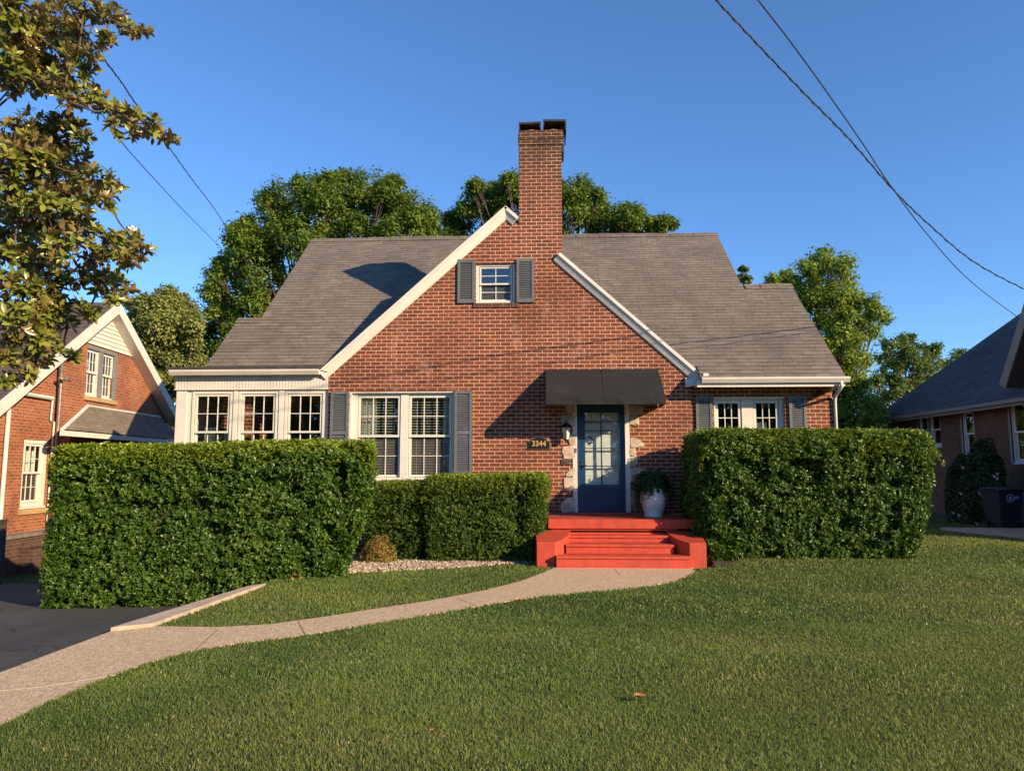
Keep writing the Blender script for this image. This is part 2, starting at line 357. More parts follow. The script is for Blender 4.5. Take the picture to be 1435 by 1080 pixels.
def npmesh(name, V, F, mat, parent=None, attrs=None, smooth=False):
    me = bpy.data.meshes.new(name); n, k = F.shape
    me.vertices.add(len(V)); me.vertices.foreach_set('co', np.ascontiguousarray(V, np.float32).ravel())
    me.loops.add(n*k); me.loops.foreach_set('vertex_index', np.ascontiguousarray(F, np.int32).ravel())
    me.polygons.add(n); me.polygons.foreach_set('loop_start', np.arange(0, n*k, k, dtype=np.int32))
    me.update(calc_edges=True)
    for an, av in (attrs or {}).items():
        a = me.attributes.new(an, 'FLOAT', 'POINT'); a.data.foreach_set('value', np.ascontiguousarray(av, np.float32))
    return link(name, me, mat, parent, smooth)
class Frame:
    """a wall's own axes: a along it, d outward, z up"""
    def __init__(s, O, ax, out): s.O = np.array(O, float); s.ax = np.array(ax, float); s.out = np.array(out, float)
    def P(s, a, d, z): return s.O+s.ax*a+s.out*d+np.array([0, 0, z])
    def px(s, u, v, d=0.):
        p = AP(u, v, s.O+s.out*d, s.out)-s.O; return float(p@s.ax), float(p[2])

def unit(v): return v/(np.linalg.norm(v, axis=-1, keepdims=True)+1e-9)
def leaves(C, N, T, L, W, fold=.25):
    """C centre, N upper-side normal, T tip direction -> folded 2-triangle leaves"""
    N = unit(N); T = unit(T-N*np.sum(T*N, 1, keepdims=True)); B = np.cross(N, T); L = L[:, None]; W = W[:, None]
    V = np.stack([C-T*L/2, C+B*W/2+N*W*fold-T*L*.05, C+T*L/2-N*L*.06, C-B*W/2+N*W*fold-T*L*.05], 1).reshape(-1, 3)
    i = np.arange(len(C))[:, None]*4
    F = np.concatenate([i+[0, 2, 1], i+[0, 3, 2]], 1).reshape(-1, 3)
    # winding so that the face normal follows N
    return V, F[:, ::-1]
def leaf_obj(name, C, N, T, L, W, mat, parent, rnd=None, kind=None, fold=.25):
    V, F = leaves(C, N, T, L, W, fold); n = len(C)
    rnd = rng.random(n) if rnd is None else rnd; kind = np.zeros(n) if kind is None else kind
    return npmesh(name, V, F, mat, parent, {'rnd': np.repeat(rnd, 4), 'kind': np.repeat(kind, 4)})
def rdir(n): return unit(rng.normal(size=(n, 3)))

# ------------------------------------------------------------------ ground
# value noise
_tab = rng.random((32, 32, 32))
def vnoise(P, scale, seed=0.):
    q = np.asarray(P)*scale+seed; i = np.floor(q).astype(int); f = q-i; f = f*f*(3-2*f)
    out = 0
    for dx in (0, 1):
        for dy in (0, 1):
            for dz in (0, 1):
                wgt = (f[:, 0] if dx else 1-f[:, 0])*(f[:, 1] if dy else 1-f[:, 1])*(f[:, 2] if dz else 1-f[:, 2])
                out = out+wgt*_tab[(i[:, 0]+dx) % 32, (i[:, 1]+dy) % 32, (i[:, 2]+dz) % 32]
    return out
def sstep(t): t = np.clip(t, 0, 1); return t*t*(3-2*t)
def G2(l): return [GZ(u, v)[:2] for u, v in l]
lowedge = G2([(0, 1018), (62, 987), (129, 958), (204, 931), (258, 915), (338, 902), (427, 891), (540, 872), (600, 862), (660, 852), (700, 845), (760, 836), (850, 828), (905, 823), (945, 815), (972, 803)])
def swell(x, y):
    """gentle swells of the lawn, dying out towards the walkway and the house"""
    x, y = np.broadcast_arrays(np.asarray(x, float), np.asarray(y, float)); sh_ = x.shape; x = x.ravel(); y = y.ravel()
    d = np.full(len(x), 99.); side = np.interp(y, [p[1] for p in lowedge], [p[0] for p in lowedge])
    for p, q in zip(lowedge[:-1], lowedge[1:]):
        e = q-p; t = np.clip(((x-p[0])*e[0]+(y-p[1])*e[1])/(e@e), 0, 1); d = np.minimum(d, np.hypot(x-p[0]-t*e[0], y-p[1]-t*e[1]))
    wgt = np.clip((d-.25)/1.4, 0, 1)*np.clip((12.2-y)/1.0, 0, 1)*np.clip((16-x)/4, 0, 1)*np.clip((y+3)/3, 0, 1)*(x > side)
    P = np.stack([x*.45, y, 0*x], 1)
    h = .10*(vnoise(P, .75, 2.2)-.5)+.045*(vnoise(P, 1.7, 5.1)-.5)+.05*np.exp(-((y-10.2-.03*x)/.55)**2)*np.clip((x-1.5)/1.5, 0, 1)
    up_ = .125*sstep((y-9.2)/2.8)*sstep((x-2.35)/1.1)*sstep((11-x)/2.5)
    return (wgt*h+up_).reshape(sh_)
def shx(y): return .325*np.clip((np.asarray(y, float)-7.2)/2.5, 0, 1)
def gz(x, y):
    x = np.asarray(x, float); y = np.asarray(y, float); x_real = x; x = x-shx(y)
    left = np.where(x < -4.24, -.035, 0.)-sstep((-4.24-x)/1.3)*.062*np.clip(y-5.5, 0, 8.5)
    left = np.where(x < -4.24, left, 0)
    return left+swell(x_real, y)
xs = np.unique(np.concatenate([[-900, -400, -150, -80, -50, -30, -22, -17], np.arange(-14, -4.25, .25), [-4.245, -4.235], np.arange(-4, 16.1, .25), [20, 28, 45, 80, 150, 400, 900]]))
ys = np.unique(np.concatenate([[-900, -300, -100, -40, -20, -10, -6], np.arange(-4, 24.1, .25), [28, 35, 45, 60, 90, 150, 300, 600, 1500]]))
XX, YY = np.meshgrid(xs, ys); XX = XX+shx(YY)*np.clip(1-np.abs(XX+4.24)/3, 0, 1); V = np.stack([XX.ravel(), YY.ravel(), gz(XX, YY).ravel()], 1)
nx = len(xs); ii, jj = np.meshgrid(np.arange(nx-1), np.arange(len(ys)-1)); b0 = (jj*nx+ii).ravel()
struct(npmesh('lawn_ground', V, np.stack([b0, b0+1, b0+nx+1, b0+nx], 1), 'lawn'))
# asphalt driveway following the fall of the ground
ax_ = np.linspace(-10.5, -4.25, 30); ay_ = np.linspace(-6, 13.4, 50); XX, YY = np.meshgrid(ax_, ay_); XX = XX+shx(YY)*np.clip(1-np.abs(XX+4.24)/3, 0, 1)
V = np.stack([XX.ravel(), YY.ravel(), (gz(XX-.004, YY)+.012).ravel()], 1)
ii, jj = np.meshgrid(np.arange(29), np.arange(49)); b0 = (jj*30+ii).ravel()
struct(npmesh('driveway', V, np.stack([b0, b0+1, b0+31, b0+30], 1), 'asphalt'))
upedge = G2([(218, 879), (307, 880), (378, 876), (444, 867), (540, 852), (600, 843), (680, 828), (730, 815), (762, 803), (777, 796)])
kfar = GZ(347, 826)[:2]; kfar2 = GZ(372, 822)[:2]; kin = upedge[0]
lowedge = [np.array([lowedge[0][0]+.02, -6.])]+lowedge
WALK = [np.array([-4.25, -6.])]+lowedge+[np.array([2.35, 12.35]), np.array([.12, 12.35])]+upedge[::-1]+[np.array([-3.95, 7.42]), np.array([-4.25, 7.2])]
KERB = [np.array([-4.25, 7.2]), np.array([-3.95, 7.42]), kfar2, kfar]
def slab(name, poly, z0, z1, mat):
    mb = MB(); mb.prism([(p[0], p[1], z1) for p in poly], (0, 0, z0-z1)); return struct(obj(name, mb, mat))
slab('walkway', WALK, -.12, .014, 'concrete')
slab('kerb', KERB, -.35, .05, 'kerb')
mb = MB()
def strip(u0, v0, u1, v1, wd=.009):
    a, b = GZ(u0, v0, .014), GZ(u1, v1, .014); t = (b-a)/np.linalg.norm(b-a); n = np.array([-t[1], t[0], 0])*wd/2
    mb.prism([a+n+[0, 0, .002], b+n+[0, 0, .002], b-n+[0, 0, .002], a-n+[0, 0, .002]], (0, 0, -.01))
strip(274, 910, 306, 881); strip(428, 889, 418, 871); strip(668, 849, 640, 837); strip(862, 797, 868, 806)
struct(obj('walkway_joint', mb, 'joint'))
mb = MB(); a = None
pts = [GZ(u, v, .014) for u, v in ((-10, 968), (60, 961), (120, 951.5), (162, 944.5))]
for p, q in zip(pts[:-1], pts[1:]):
    t = (q-p)/np.linalg.norm(q-p); n = np.array([-t[1], t[0], 0])*.014; mb.prism([p+n+[0, 0, .003], q+n+[0, 0, .003], q-n+[0, 0, .003], p-n+[0, 0, .003]], (0, 0, -.01))
struct(obj('walkway_repair_line', mb, 'kerb'))
# gravel bed and soil beds
BED = G2([(466, 806), (500, 803.5), (560, 801), (620, 798), (690, 793), (765, 789)])+[np.array([.1, 14.3]), np.array([-3.9, 14.3]), np.array([-3.6, 12.0])]
slab('planting_bed', BED, -.05, .008, 'soil')
HRX = AY(1270, 700, 12.4)[0]
RBED = [np.array([2.62, 12.15]), np.array([3.5, 12.2]), np.array([HRX, 12.3]), np.array([HRX+.2, 13.2]), np.array([6.3, 14.6]), np.array([2.62, 14.6])]
slab('planting_bed', RBED, -.05, .10, 'soil')
RDRV = [GZ(1318, 748)[:2], GZ(1435, 757)[:2], np.array([16., 15.2]), np.array([16., 19.9]), GZ(1318, 742)[:2]]
M['drive_tan'] = plain('tan_drive_concrete', (.48, .31, .20), .9, .15, 6, bump=.4, bscale=60)
slab('neighbour_drive', RDRV, -.1, .06, 'drive_tan')

# gravel stones: uncountable
def inside(px, py, poly):
    c = np.zeros(len(px), bool); n = len(poly)
    for i in range(n):
        x0, y0 = poly[i][:2]; x1, y1 = poly[(i+1) % n][:2]
        cond = ((y0 > py) != (y1 > py)); xx = (x1-x0)*(py-y0)/((y1-y0) if y1 != y0 else 1e-9)+x0
        c ^= cond & (px < xx)
    return c
def ico():
    bm = bmesh.new(); bmesh.ops.create_icosphere(bm, subdivisions=1, radius=1); v = np.array([q.co for q in bm.verts]); f = np.array([[q.index for q in g.verts] for g in bm.faces]); bm.free(); return v, f
iv, if_ = ico()
x = rng.uniform(-3.9, .2, 26000); y = rng.uniform(10.2, 13.0, 26000); k = inside(x, y, BED); x, y = x[k], y[k]
x = x[:6000]; y = y[:6000]; n = len(x)
sc = rng.uniform(.014, .034, (n, 1, 1))*rng.uniform(.55, 1.1, (n, 1, 3)); ang = rng.uniform(0, 6.28, n)
vv = iv[None]*(1+rng.normal(0, .12, (n, len(iv), 1)))*sc
ca, sa = np.cos(ang)[:, None], np.sin(ang)[:, None]
vv = np.stack([vv[..., 0]*ca-vv[..., 1]*sa, vv[..., 0]*sa+vv[..., 1]*ca, vv[..., 2]], -1)+np.stack([x, y, rng.uniform(.008, .03, n)], 1)[:, None]
o = npmesh('gravel', vv.reshape(-1, 3), (if_[None]+np.arange(n)[:, None, None]*len(iv)).reshape(-1, 3), 'gravel', None, {'rnd': np.repeat(rng.random(n), len(iv))})
o['kind'] = 'stuff'; tag(o, 'tan pebble gravel spread in the bed below the middle hedge', 'gravel')

# grass blades
STEPBOX = [(-.1, 12.1), (2.6, 12.1), (2.6, 14.3), (-.1, 14.3)]
DRIVE = [(-10.5, -6), (-4.25, -6), (-4.25, 7.2), (-3.9, 9.7), (-3.9, 13.4), (-10.5, 13.4)]
def scatter(n, x0, x1, y0, y1):
    x = rng.uniform(x0, x1, n); y = rng.uniform(y0, y1, n)
    bad = inside(x, y, WALK) | inside(x, y, KERB) | inside(x, y, BED) | inside(x, y, STEPBOX) | inside(x, y, DRIVE) | inside(x, y, RDRV) | (inside(x, y, RBED) & (y > 12.45))
    # only what the view (and a step either side) can see
    vis = (x > -.80*y-1.6) & (x < .72*y+1.6)
    k = ~bad & vis; return x[k], y[k]
gx, gy, gs = [], [], []
for n, x0, x1, y0, y1, s in ((260000, -4.2, 6.5, 3.4, 5.6, .68), (210000, -4.2, 8, 5.6, 8.0, .9), (140000, -4.2, 10.5, 8, 11.5, 1.35), (120000, -4.2, 15, 11.5, 16, 1.8), (60000, 4, 20, 16, 24, 2.6), (26000, -16, -4.2, 13.4, 20, 2.4)):
    a, b = scatter(n, x0, x1, y0, y1); gx.append(a); gy.append(b); gs.append(np.full(len(a), s))
gx, gy, gs = map(np.concatenate, (gx, gy, gs)); n = len(gx)
P = np.stack([gx, gy, gz(gx, gy)], 1)
patch = vnoise(P*[1, 1, 0], .9, 3.1)*.6+vnoise(P*[1, 1, 0], 3.3, 7.7)*.4
H_ = (.015+.021*rng.random(n))*(.75+.5*patch)*(1+.28*(gs-.8)); Wd = (.0026+.0016*rng.random(n))*gs*1.05
ang = rng.uniform(0, 6.283, n); B = np.stack([np.cos(ang), np.sin(ang), 0*ang], 1)*Wd[:, None]
la = rng.uniform(0, 6.283, n); ln = np.stack([np.cos(la), np.sin(la), 0*la], 1)*(H_*(.15+.75*rng.random(n)**1.3))[:, None]
Z = np.array([0, 0, 1.])*H_[:, None]
V = np.stack([P-B, P+B, P+Z*.55+ln*.3-B*.8, P+Z*.55+ln*.3+B*.8, P+Z*.95+ln], 1).reshape(-1, 3)
i = np.arange(n)[:, None]*5; F = np.concatenate([i+[0, 1, 3], i+[0, 3, 2], i+[2, 3, 4]], 1).reshape(-1, 3)
rn = np.clip(.05+.8*patch+.5*(vnoise(P*[1, 1, 0], .33, 41.)-.5)+rng.normal(0, .28, n), 0, 1)
yel = np.clip((vnoise(P*[1, 1, 0], .45, 17.)*.6+vnoise(P*[1, 1, 0], 1.4, 19.)*.4-.42)*2.4, 0, .85)*rng.random(n)
dry = rng.random(n) < (.025+.25*np.clip(vnoise(P*[1, 1, 0], 2.1, 31.)-.66, 0, 1))
kd = np.where(dry, 2., yel)
o = npmesh('grass', V, F, 'grass', None, {'rnd': np.repeat(rn, 5), 'kind': np.repeat(kd, 5)}); o['kind'] = 'stuff'
tag(o, 'short mown green grass covering the front lawn', 'grass')

# fallen leaves on the lawn
def fallen(u, v, label, mat, L, rot, group=None):
    p = GZ(u, v, .03); p[2] += float(swell(p[0], p[1])); mb = MB(); n = 7; pts = []
    for k in range(n):
        t = k/(n-1); wv = math.sin(math.pi*t**.8)*L*.28+.001; x_ = (t-.5)*L; z = .035*math.sin(t*3.1)+.012*math.sin(t*9)
        for s in (-1, 0, 1):
            q = np.array([x_*math.cos(rot)-s*wv*math.sin(rot), x_*math.sin(rot)+s*wv*math.cos(rot), z+abs(s)*wv*.55]); pts.append(p+q)
    for k in range(n-1):
        for s in (0, 1): mb.quad(pts[k*3+s], pts[k*3+s+1], pts[k*3+s+4], pts[k*3+s+3])
    tag(obj('fallen_leaf', mb, mat, None, True), label, 'leaf', group)
fallen(728, 844, 'bright orange yellow leaf lying at the edge of the walkway', 'deadleaf', .13, .5)
fallen(897, 976, 'curled brown leaf lying alone in the middle of the lawn', 'deadleaf2', .12, .05)
for k_, (u_, v_) in enumerate(((414, 809), (424, 812), (407, 813), (431, 806))):
    fallen(u_, v_, 'dry brown leaf at the foot of tall left hedge', 'deadleaf2', .11, k_*1.3, 'dry leaves under the left hedge')
fallen(606, 1030, 'small pale brown leaf low in the foreground grass', 'deadleaf2', .05, 1.)

# ------------------------------------------------------------------ wall with openings
def wall(F, a0, a1, zb, top, opens, mat, name, parent, d=0., reveal=.14, thick=.24, extra=()):
    mb = MB(); bs = sorted(set([a0, a1, *extra]+[q for o_ in opens for q in o_[:2]])); bs = [q for q in bs if a0-1e-6 <= q <= a1+1e-6]
    for s0, s1 in zip(bs[:-1], bs[1:]):
        mid = (s0+s1)/2; iv_ = sorted([(o_[2], o_[3]) for o_ in opens if o_[0] < mid < o_[1]])
        z = zb; segs = []
        for q0, q1 in iv_: segs.append((z, z, q0, q0)); z = q1
        segs.append((z, z, top(s0), top(s1)))
        for b0_, b1_, t0, t1 in segs:
            if t0-b0_ < 1e-4 and t1-b1_ < 1e-4: continue
            mb.quad(F.P(s0, d, b0_), F.P(s1, d, b1_), F.P(s1, d, t1), F.P(s0, d, t0))
            mb.quad(F.P(s0, d-thick, b0_), F.P(s1, d-thick, b1_), F.P(s1, d-thick, t1), F.P(s0, d-thick, t0))
    for o_ in opens:
        x0, x1, z0, z1 = o_
        for (p, q) in (((x0, z0), (x0, z1)), ((x0, z1), (x1, z1)), ((x1, z1), (x1, z0)), ((x1, z0), (x0, z0))):
            mb.quad(F.P(p[0], d, p[1]), F.P(q[0], d, q[1]), F.P(q[0], d-thick, q[1]), F.P(p[0], d-thick, p[1]))
    mb.quad(F.P(a0, d, zb), F.P(a0, d-thick, zb), F.P(a0, d-thick, top(a0)), F.P(a0, d, top(a0)))
    mb.quad(F.P(a1, d, zb), F.P(a1, d-thick, zb), F.P(a1, d-thick, top(a1)), F.P(a1, d, top(a1)))
    return obj(name, mb, mat, parent)
def sash(mb, F, a0, a1, z0, z1, d, nc, nr, fw=.045, mw=.015):
    mb.fbox(F, a0, a0+fw, d-.04, d, z0, z1); mb.fbox(F, a1-fw, a1, d-.04, d, z0, z1)
    mb.fbox(F, a0+fw, a1-fw, d-.04, d, z0, z0+fw); mb.fbox(F, a0+fw, a1-fw, d-.04, d, z1-fw, z1)
    ia0, ia1, iz0, iz1 = a0+fw, a1-fw, z0+fw, z1-fw
    for k in range(1, nc):
        x_ = ia0+(ia1-ia0)*k/nc; mb.fbox(F, x_-mw/2, x_+mw/2, d-.028, d-.006, iz0, iz1)
    for k in range(1, nr):
        z_ = iz0+(iz1-iz0)*k/nr; mb.fbox(F, ia0, ia1, d-.026, d-.008, z_-mw/2, z_+mw/2)
    return ia0, ia1, iz0, iz1
def window(F, parent, units, z0, z1, d, nc=3, nr=2, trim='white', name='window', outer=None, casing=.0, meet=.5, blind=None, fw=.045, sill=True, screen=True, depth=.08, gl='glass'):
    """units: list of (a0,a1) double-hung sashes; outer: (a0,a1,z0,z1) of the whole frame; d: plane of the frame face"""
    mb = MB(); plist = []
    oa0, oa1, oz0, oz1 = outer
    edges = [oa0]+[q for u_ in units for q in u_]+[oa1]
    for k in range(0, len(edges), 2):
        if edges[k+1]-edges[k] > .002: mb.fbox(F, edges[k], edges[k+1], d-depth, d, oz0, oz1)
    for (a0, a1) in units:
        if oz1-z1 > .002: mb.fbox(F, a0, a1, d-depth, d, z1, oz1)
        if z0-oz0 > .002: mb.fbox(F, a0, a1, d-depth, d, oz0, z0)
        zm = z0+(z1-z0)*meet
        q = sash(mb, F, a0+.012, a1-.012, zm-.02, z1-.008, d-.02, nc, nr, fw)
        panes = MB(); plist.append((panes, gl)); panes.quad(F.P(q[0], d-.044, q[2]), F.P(q[1], d-.044, q[2]), F.P(q[1], d-.044, q[3]), F.P(q[0], d-.044, q[3]))
        q = sash(mb, F, a0+.012, a1-.012, z0+.008, zm+.022, d-.062, nc, nr, fw)
        panes = MB(); plist.append((panes, 'screen_glass' if screen else gl)); panes.quad(F.P(q[0], d-.086, q[2]), F.P(q[1], d-.086, q[2]), F.P(q[1], d-.086, q[3]), F.P(q[0], d-.086, q[3]))
    if sill: mb.fbox(F, oa0-.02, oa1+.02, d-.03, d+.035, oz0-.045, oz0-.002)
    wo = obj(name, mb, trim, parent)
    for pm_, gmat in plist: obj('pane', pm_, gmat, wo)
    if blind:
        for kind, a0, a1, b0_, b1_, dd in blind:
            q = MB()
            if kind == 'blind':
                z = b1_
                while z > b0_:
                    q.hexa([F.P(a0, dd-.022, z+.004), F.P(a1, dd-.022, z+.004), F.P(a1, dd+.022, z-.004), F.P(a0, dd+.022, z-.004),
                            F.P(a0, dd-.022, z+.007), F.P(a1, dd-.022, z+.007), F.P(a1, dd+.022, z+.003), F.P(a0, dd+.022, z+.003)]); z -= .053
                for xx_ in (a0+.12, a1-.12): q.fbox(F, xx_-.004, xx_+.004, dd+.016, dd+.018, b0_, b1_)
                obj('blind', q, 'blind', wo)
            else:
                n_ = max(8, int((a1-a0)/.02)); pp = []
                for k in range(n_+1):
                    a_ = a0+(a1-a0)*k/n_; pp.append((a_, dd+.022*math.sin(k*1.15)+.008*math.sin(k*2.7)))
                for (p, r_), (p2, r2) in zip(pp[:-1], pp[1:]): q.quad(F.P(p, r_, b0_), F.P(p2, r2, b0_), F.P(p2, r2, b1_), F.P(p, r_, b1_))
                obj('curtain', q, 'curtain', wo, True)
    return wo
def shutter(F, parent, a0, a1, z0, z1, d=.003, th=.04, mid=True):
    mb = MB(); st = .05
    mb.fbox(F, a0, a0+st, d, d+th, z0, z1); mb.fbox(F, a1-st, a1, d, d+th, z0, z1)
    rails = [(z0, z0+.07), (z1-.06, z1)]+([((z0+z1)/2-.035, (z0+z1)/2+.035)] if mid else [])
    for r0, r1 in rails: mb.fbox(F, a0+st, a1-st, d, d+th-.004, r0, r1)
    mb.fbox(F, a0+st, a1-st, d, d+.008, z0+.07, z1-.06)
    z = z0+.09
    while z < z1-.07:
        if not (mid and abs(z-(z0+z1)/2) < .05):
            mb.hexa([F.P(a0+st, d+.010, z), F.P(a1-st, d+.010, z), F.P(a1-st, d+.032, z-.016), F.P(a0+st, d+.032, z-.016),
                     F.P(a0+st, d+.010, z+.010), F.P(a1-st, d+.010, z+.010), F.P(a1-st, d+.032, z-.006), F.P(a0+st, d+.032, z-.006)])
        z += .036
    # arched crest of the top rail
    return obj('shutter', mb, 'shutter', parent)

# ------------------------------------------------------------------ THE HOUSE
YW = 14.3
F = Frame((0, YW, 0), (1, 0, 0), (0, -1, 0))
house = thing('brick_house', 'red brick cottage with steep front gable, tall chimney and white sunroom', 'house', (0, 16.5, 0))
gaL, gaR = F.px(460, 540)[0], F.px(968, 560)[0]
# rake lines on the plane Y=14.0
rkY = 14.2
def rk(u, v): p = AY(u, v, rkY); return np.array([p[0], p[2]])
rL0, rPk, rR1 = rk(446, 521), rk(708.5, 289), rk(986, 527)
mL = (rPk[1]-rL0[1])/(rPk[0]-rL0[0]); mR = (rR1[1]-rPk[1])/(rR1[0]-rPk[0])
def gtop(a): return min(rPk[1]+mL*(a-rPk[0]), rPk[1]+mR*(a-rPk[0]))-.11
# openings
aw = [*F.px(667, 369), *F.px(722, 424)]; AT = (aw[0], aw[2], aw[3], aw[1])
mw_ = [*F.px(490, 548), *F.px(635.5, 674)]; MW = (mw_[0], mw_[2], mw_[3], mw_[1])
dr = [*F.px(802, 560), *F.px(884, 717.5)]; DR = (dr[0], dr[2], dr[3], dr[1]+.06)
chL, chR = F.px(727, 300)[0], F.px(787.5, 300)[0]
wall(F, gaL, gaR, -.1, gtop, [AT, MW, DR], 'brick', 'brick_wall', house, extra=[rPk[0]])
# attic window
window(F, house, [(AT[0]+.055, AT[1]-.055)], AT[2]+.05, AT[3]-.05, -.055, nc=2, nr=2, outer=AT, blind=None, fw=.032, gl='storm_glass')
sm = MB(); s0 = F.px(663, 425)[0]; s1 = F.px(727, 425)[0]
nb = 13
for k in range(nb):
    x0 = s0+(s1-s0)*k/nb; sm.fbox(F, x0+.003, x0+(s1-s0)/nb-.003, .002, .022+.004*random.random(), AT[2]-.098, AT[2]-.004)
obj('window_sill', sm, plain('sill_brick', (.15, .07, .05), .9, .25, 9), house, bevel=.003)
for u0, u1 in ((641.5, 665.5), (724, 748.5)): shutter(F, house, F.px(u0, 400)[0], F.px(u1, 400)[0], F.px(650, 425)[1], F.px(650, 364)[1], mid=False)
# main double window
mz0, mz1 = MW[2], MW[3]
ul = [(F.px(499, 600)[0], F.px(560, 600)[0]), (F.px(571, 600)[0], F.px(632.5, 600)[0])]
bl = [('blind', ul[0][0]+.03, ul[0][1]-.03, mz0+.1, mz1-.1, -.22), ('blind', ul[1][0]+.03, ul[1][1]-.03, mz0+.1, mz1-.1, -.22),
      ('curtain', ul[0][0]+.02, ul[0][0]+.33, mz0-.1, mz1+.05, -.30), ('curtain', ul[1][1]-.20, ul[1][1]+.02, mz0-.1, mz1+.05, -.30)]
window(F, house, ul, mz0+.07, mz1-.075, -.085, nc=3, nr=2, outer=MW, blind=bl, fw=.042)
cs = MB(); # brick-mould casing just inside the opening, lit edge
cs.fbox(F, MW[0]-.0, MW[1], -.084, -.02, mz1-.035, mz1-.003); cs.fbox(F, MW[0]+.003, MW[0]+.04, -.084, -.02, mz0, mz1-.035); cs.fbox(F, MW[1]-.035, MW[1]-.003, -.084, -.02, mz0, mz1-.035)
obj('window_casing', cs, 'white', house)
for u0, u1 in ((463, 488.5), (637, 661.5)): shutter(F, house, F.px(u0, 600)[0], F.px(u1, 600)[0], F.px(650, 665)[1], F.px(650, 547.5)[1])
# --- chimney
pz = lambda u, v, Y=YW: AY(u, v, Y)
cf = -.004
czt = F.px(760, 181)[1]
ch = MB()
k0 = F.px(760, 203)[1]
ch.fbox(F, chL, chR, -.75, -cf*1., F.px(760, 362)[1], k0)
czt = F.px(760, 183)[1]; dzk = (czt-k0)/3
ch.fbox(F, chL-.006, chR+.022, -.755, .022, k0+.001, k0+dzk); ch.fbox(F, chL-.014, chR+.045, -.765, .04, k0+dzk+.001, k0+2*dzk+.01); ch.fbox(F, chL-.004, chR+.03, -.755, .026, k0+2*dzk+.011, czt)
chim = obj('chimney', ch, 'brick_chimney', house, bevel=.006)
for (u0, u1, vt, vs) in ((727, 758, 172.0, 1), (761, 793.5, 168.3, -1)):
    xa, xb = F.px(u0, 175)[0], F.px(u1, 175)[0]; zt0 = F.px(760, vt)[1]
    f_ = MB(); f_.lathe(((xa+xb)/2, YW+.36, czt), [(.145, -.02), (.15, zt0-czt-.08), (.13, zt0-czt-.072)], 20); obj('flue', f_, 'flue', chim, True)
    f_ = MB(); f_.lathe(((xa+xb)/2+.03*vs, YW+.2, czt), [(.2, .0), (.16, .04), (.09, .065), (.0, .075)], 12); obj('flue_mortar', f_, 'flue', chim)
    c = MB(); y0, y1 = YW-.03, YW+.72; dz = .014*vs
    c.hexa([(xa, y0, zt0-.04), (xb, y0, zt0-.04+dz), (xb, y1, zt0-.04+dz), (xa, y1, zt0-.04), (xa, y0, zt0), (xb, y0, zt0+dz), (xb, y1, zt0+dz), (xa, y1, zt0)])
    for xx, hh in ((xa, .15 if vs > 0 else .10), (xb-.025, .08 if vs > 0 else .19)):
        c.hexa([(xx, y0+.002, zt0-.04-hh), (xx+.025, y0+.002, zt0-.04-hh), (xx+.025, y1, zt0-.04-hh), (xx, y1, zt0-.04-hh), (xx, y0+.002, zt0-.030), (xx+.025, y0+.002, zt0-.03), (xx+.025, y1, zt0-.03), (xx, y1, zt0-.03)])
    obj('chimney_cap', c, 'metal_cap', chim)
fs_ = MB(); fs_.box(chR+.004, chR+.05, YW+.02, YW+.5, k0-.16, k0-.002); obj('flashing', fs_, 'metal_cap', chim)
# --- roofs
EY, EZ, MS = 14.25, 3.55, .865
RY = 19.03
def mz(y): return EZ+MS*(y-EY)
rz = mz(RY)
XLo, XLi, XRi, XRo = -6.82, -6.32, 4.43, 5.53
YL, YR = 15.76, 16.77
def roofslab(mb, P2, zf, th=.09):
    top = [(x_, y_, zf(y_)) for x_, y_ in P2]; mb.prism(top, (0, 0, -th))
rb = MB()
exf = rR1[0]-.11
front = [(XLo, 14.34), (XLo, YL), (XLi, YL), (XLi, RY), (XRi, RY), (XRi, YR), (XRo, YR), (XRo, 13.93), (exf, 13.93), (exf, 14.25), (gaR-.12, 14.25), (gaR-.12, 14.42), (gaL-.02, 14.42), (gaL-.02, 14.34)]
roofslab(rb, front, mz)
back = lambda y: rz-MS*(y-RY)
roofslab(rb, [(XLi, RY+.002), (XLi, 24.), (XRi, 24.), (XRi, RY+.002)], back)
bl_ = lambda y: mz(YL)-MS*(y-YL); br_ = lambda y: mz(YR)-MS*(y-YR)
roofslab(rb, [(XLo, YL+.002), (XLo, 17.4), (XLi-.002, 17.4), (XLi-.002, YL+.002)], bl_)
roofslab(rb, [(XRi+.002, YR+.002), (XRi+.002, 19.9), (XRo, 19.9), (XRo, YR+.002)], br_)
roof = obj('roof', rb, 'shingle', house)
def capline(x0, x1, y, z, sag=.0):
    rc = MB()
    n_ = int((x1-x0)/.3)
    for k in range(n_):
        a_ = x0+(x1-x0)*k/n_; b_ = x0+(x1-x0)*(k+1)/n_+.02; dz = .006*(k % 2)+.012*math.sin(a_*1.3)
        rc.hexa([(a_, y-.15, z-.13+.015), (b_, y-.15, z-.13+.01), (b_, y, z+.005), (a_, y, z+.01), (a_, y-.15, z-.13+.032+dz), (b_, y-.15, z-.13+.026+dz), (b_, y, z+.03+dz), (a_, y, z+.036+dz)])
        rc.hexa([(a_, y, z+.01), (b_, y, z+.005), (b_, y+.15, z-.13+.01), (a_, y+.15, z-.13+.015), (a_, y, z+.036+dz), (b_, y, z+.03+dz), (b_, y+.15, z-.13+.026+dz), (a_, y+.15, z-.13+.032+dz)])
    obj('ridge_cap', rc, 'shingle', roof)
capline(XLi, XRi, RY, rz); capline(XLo, XLi, YL, mz(YL)); capline(XRi+.05, XRo, YR, mz(YR))
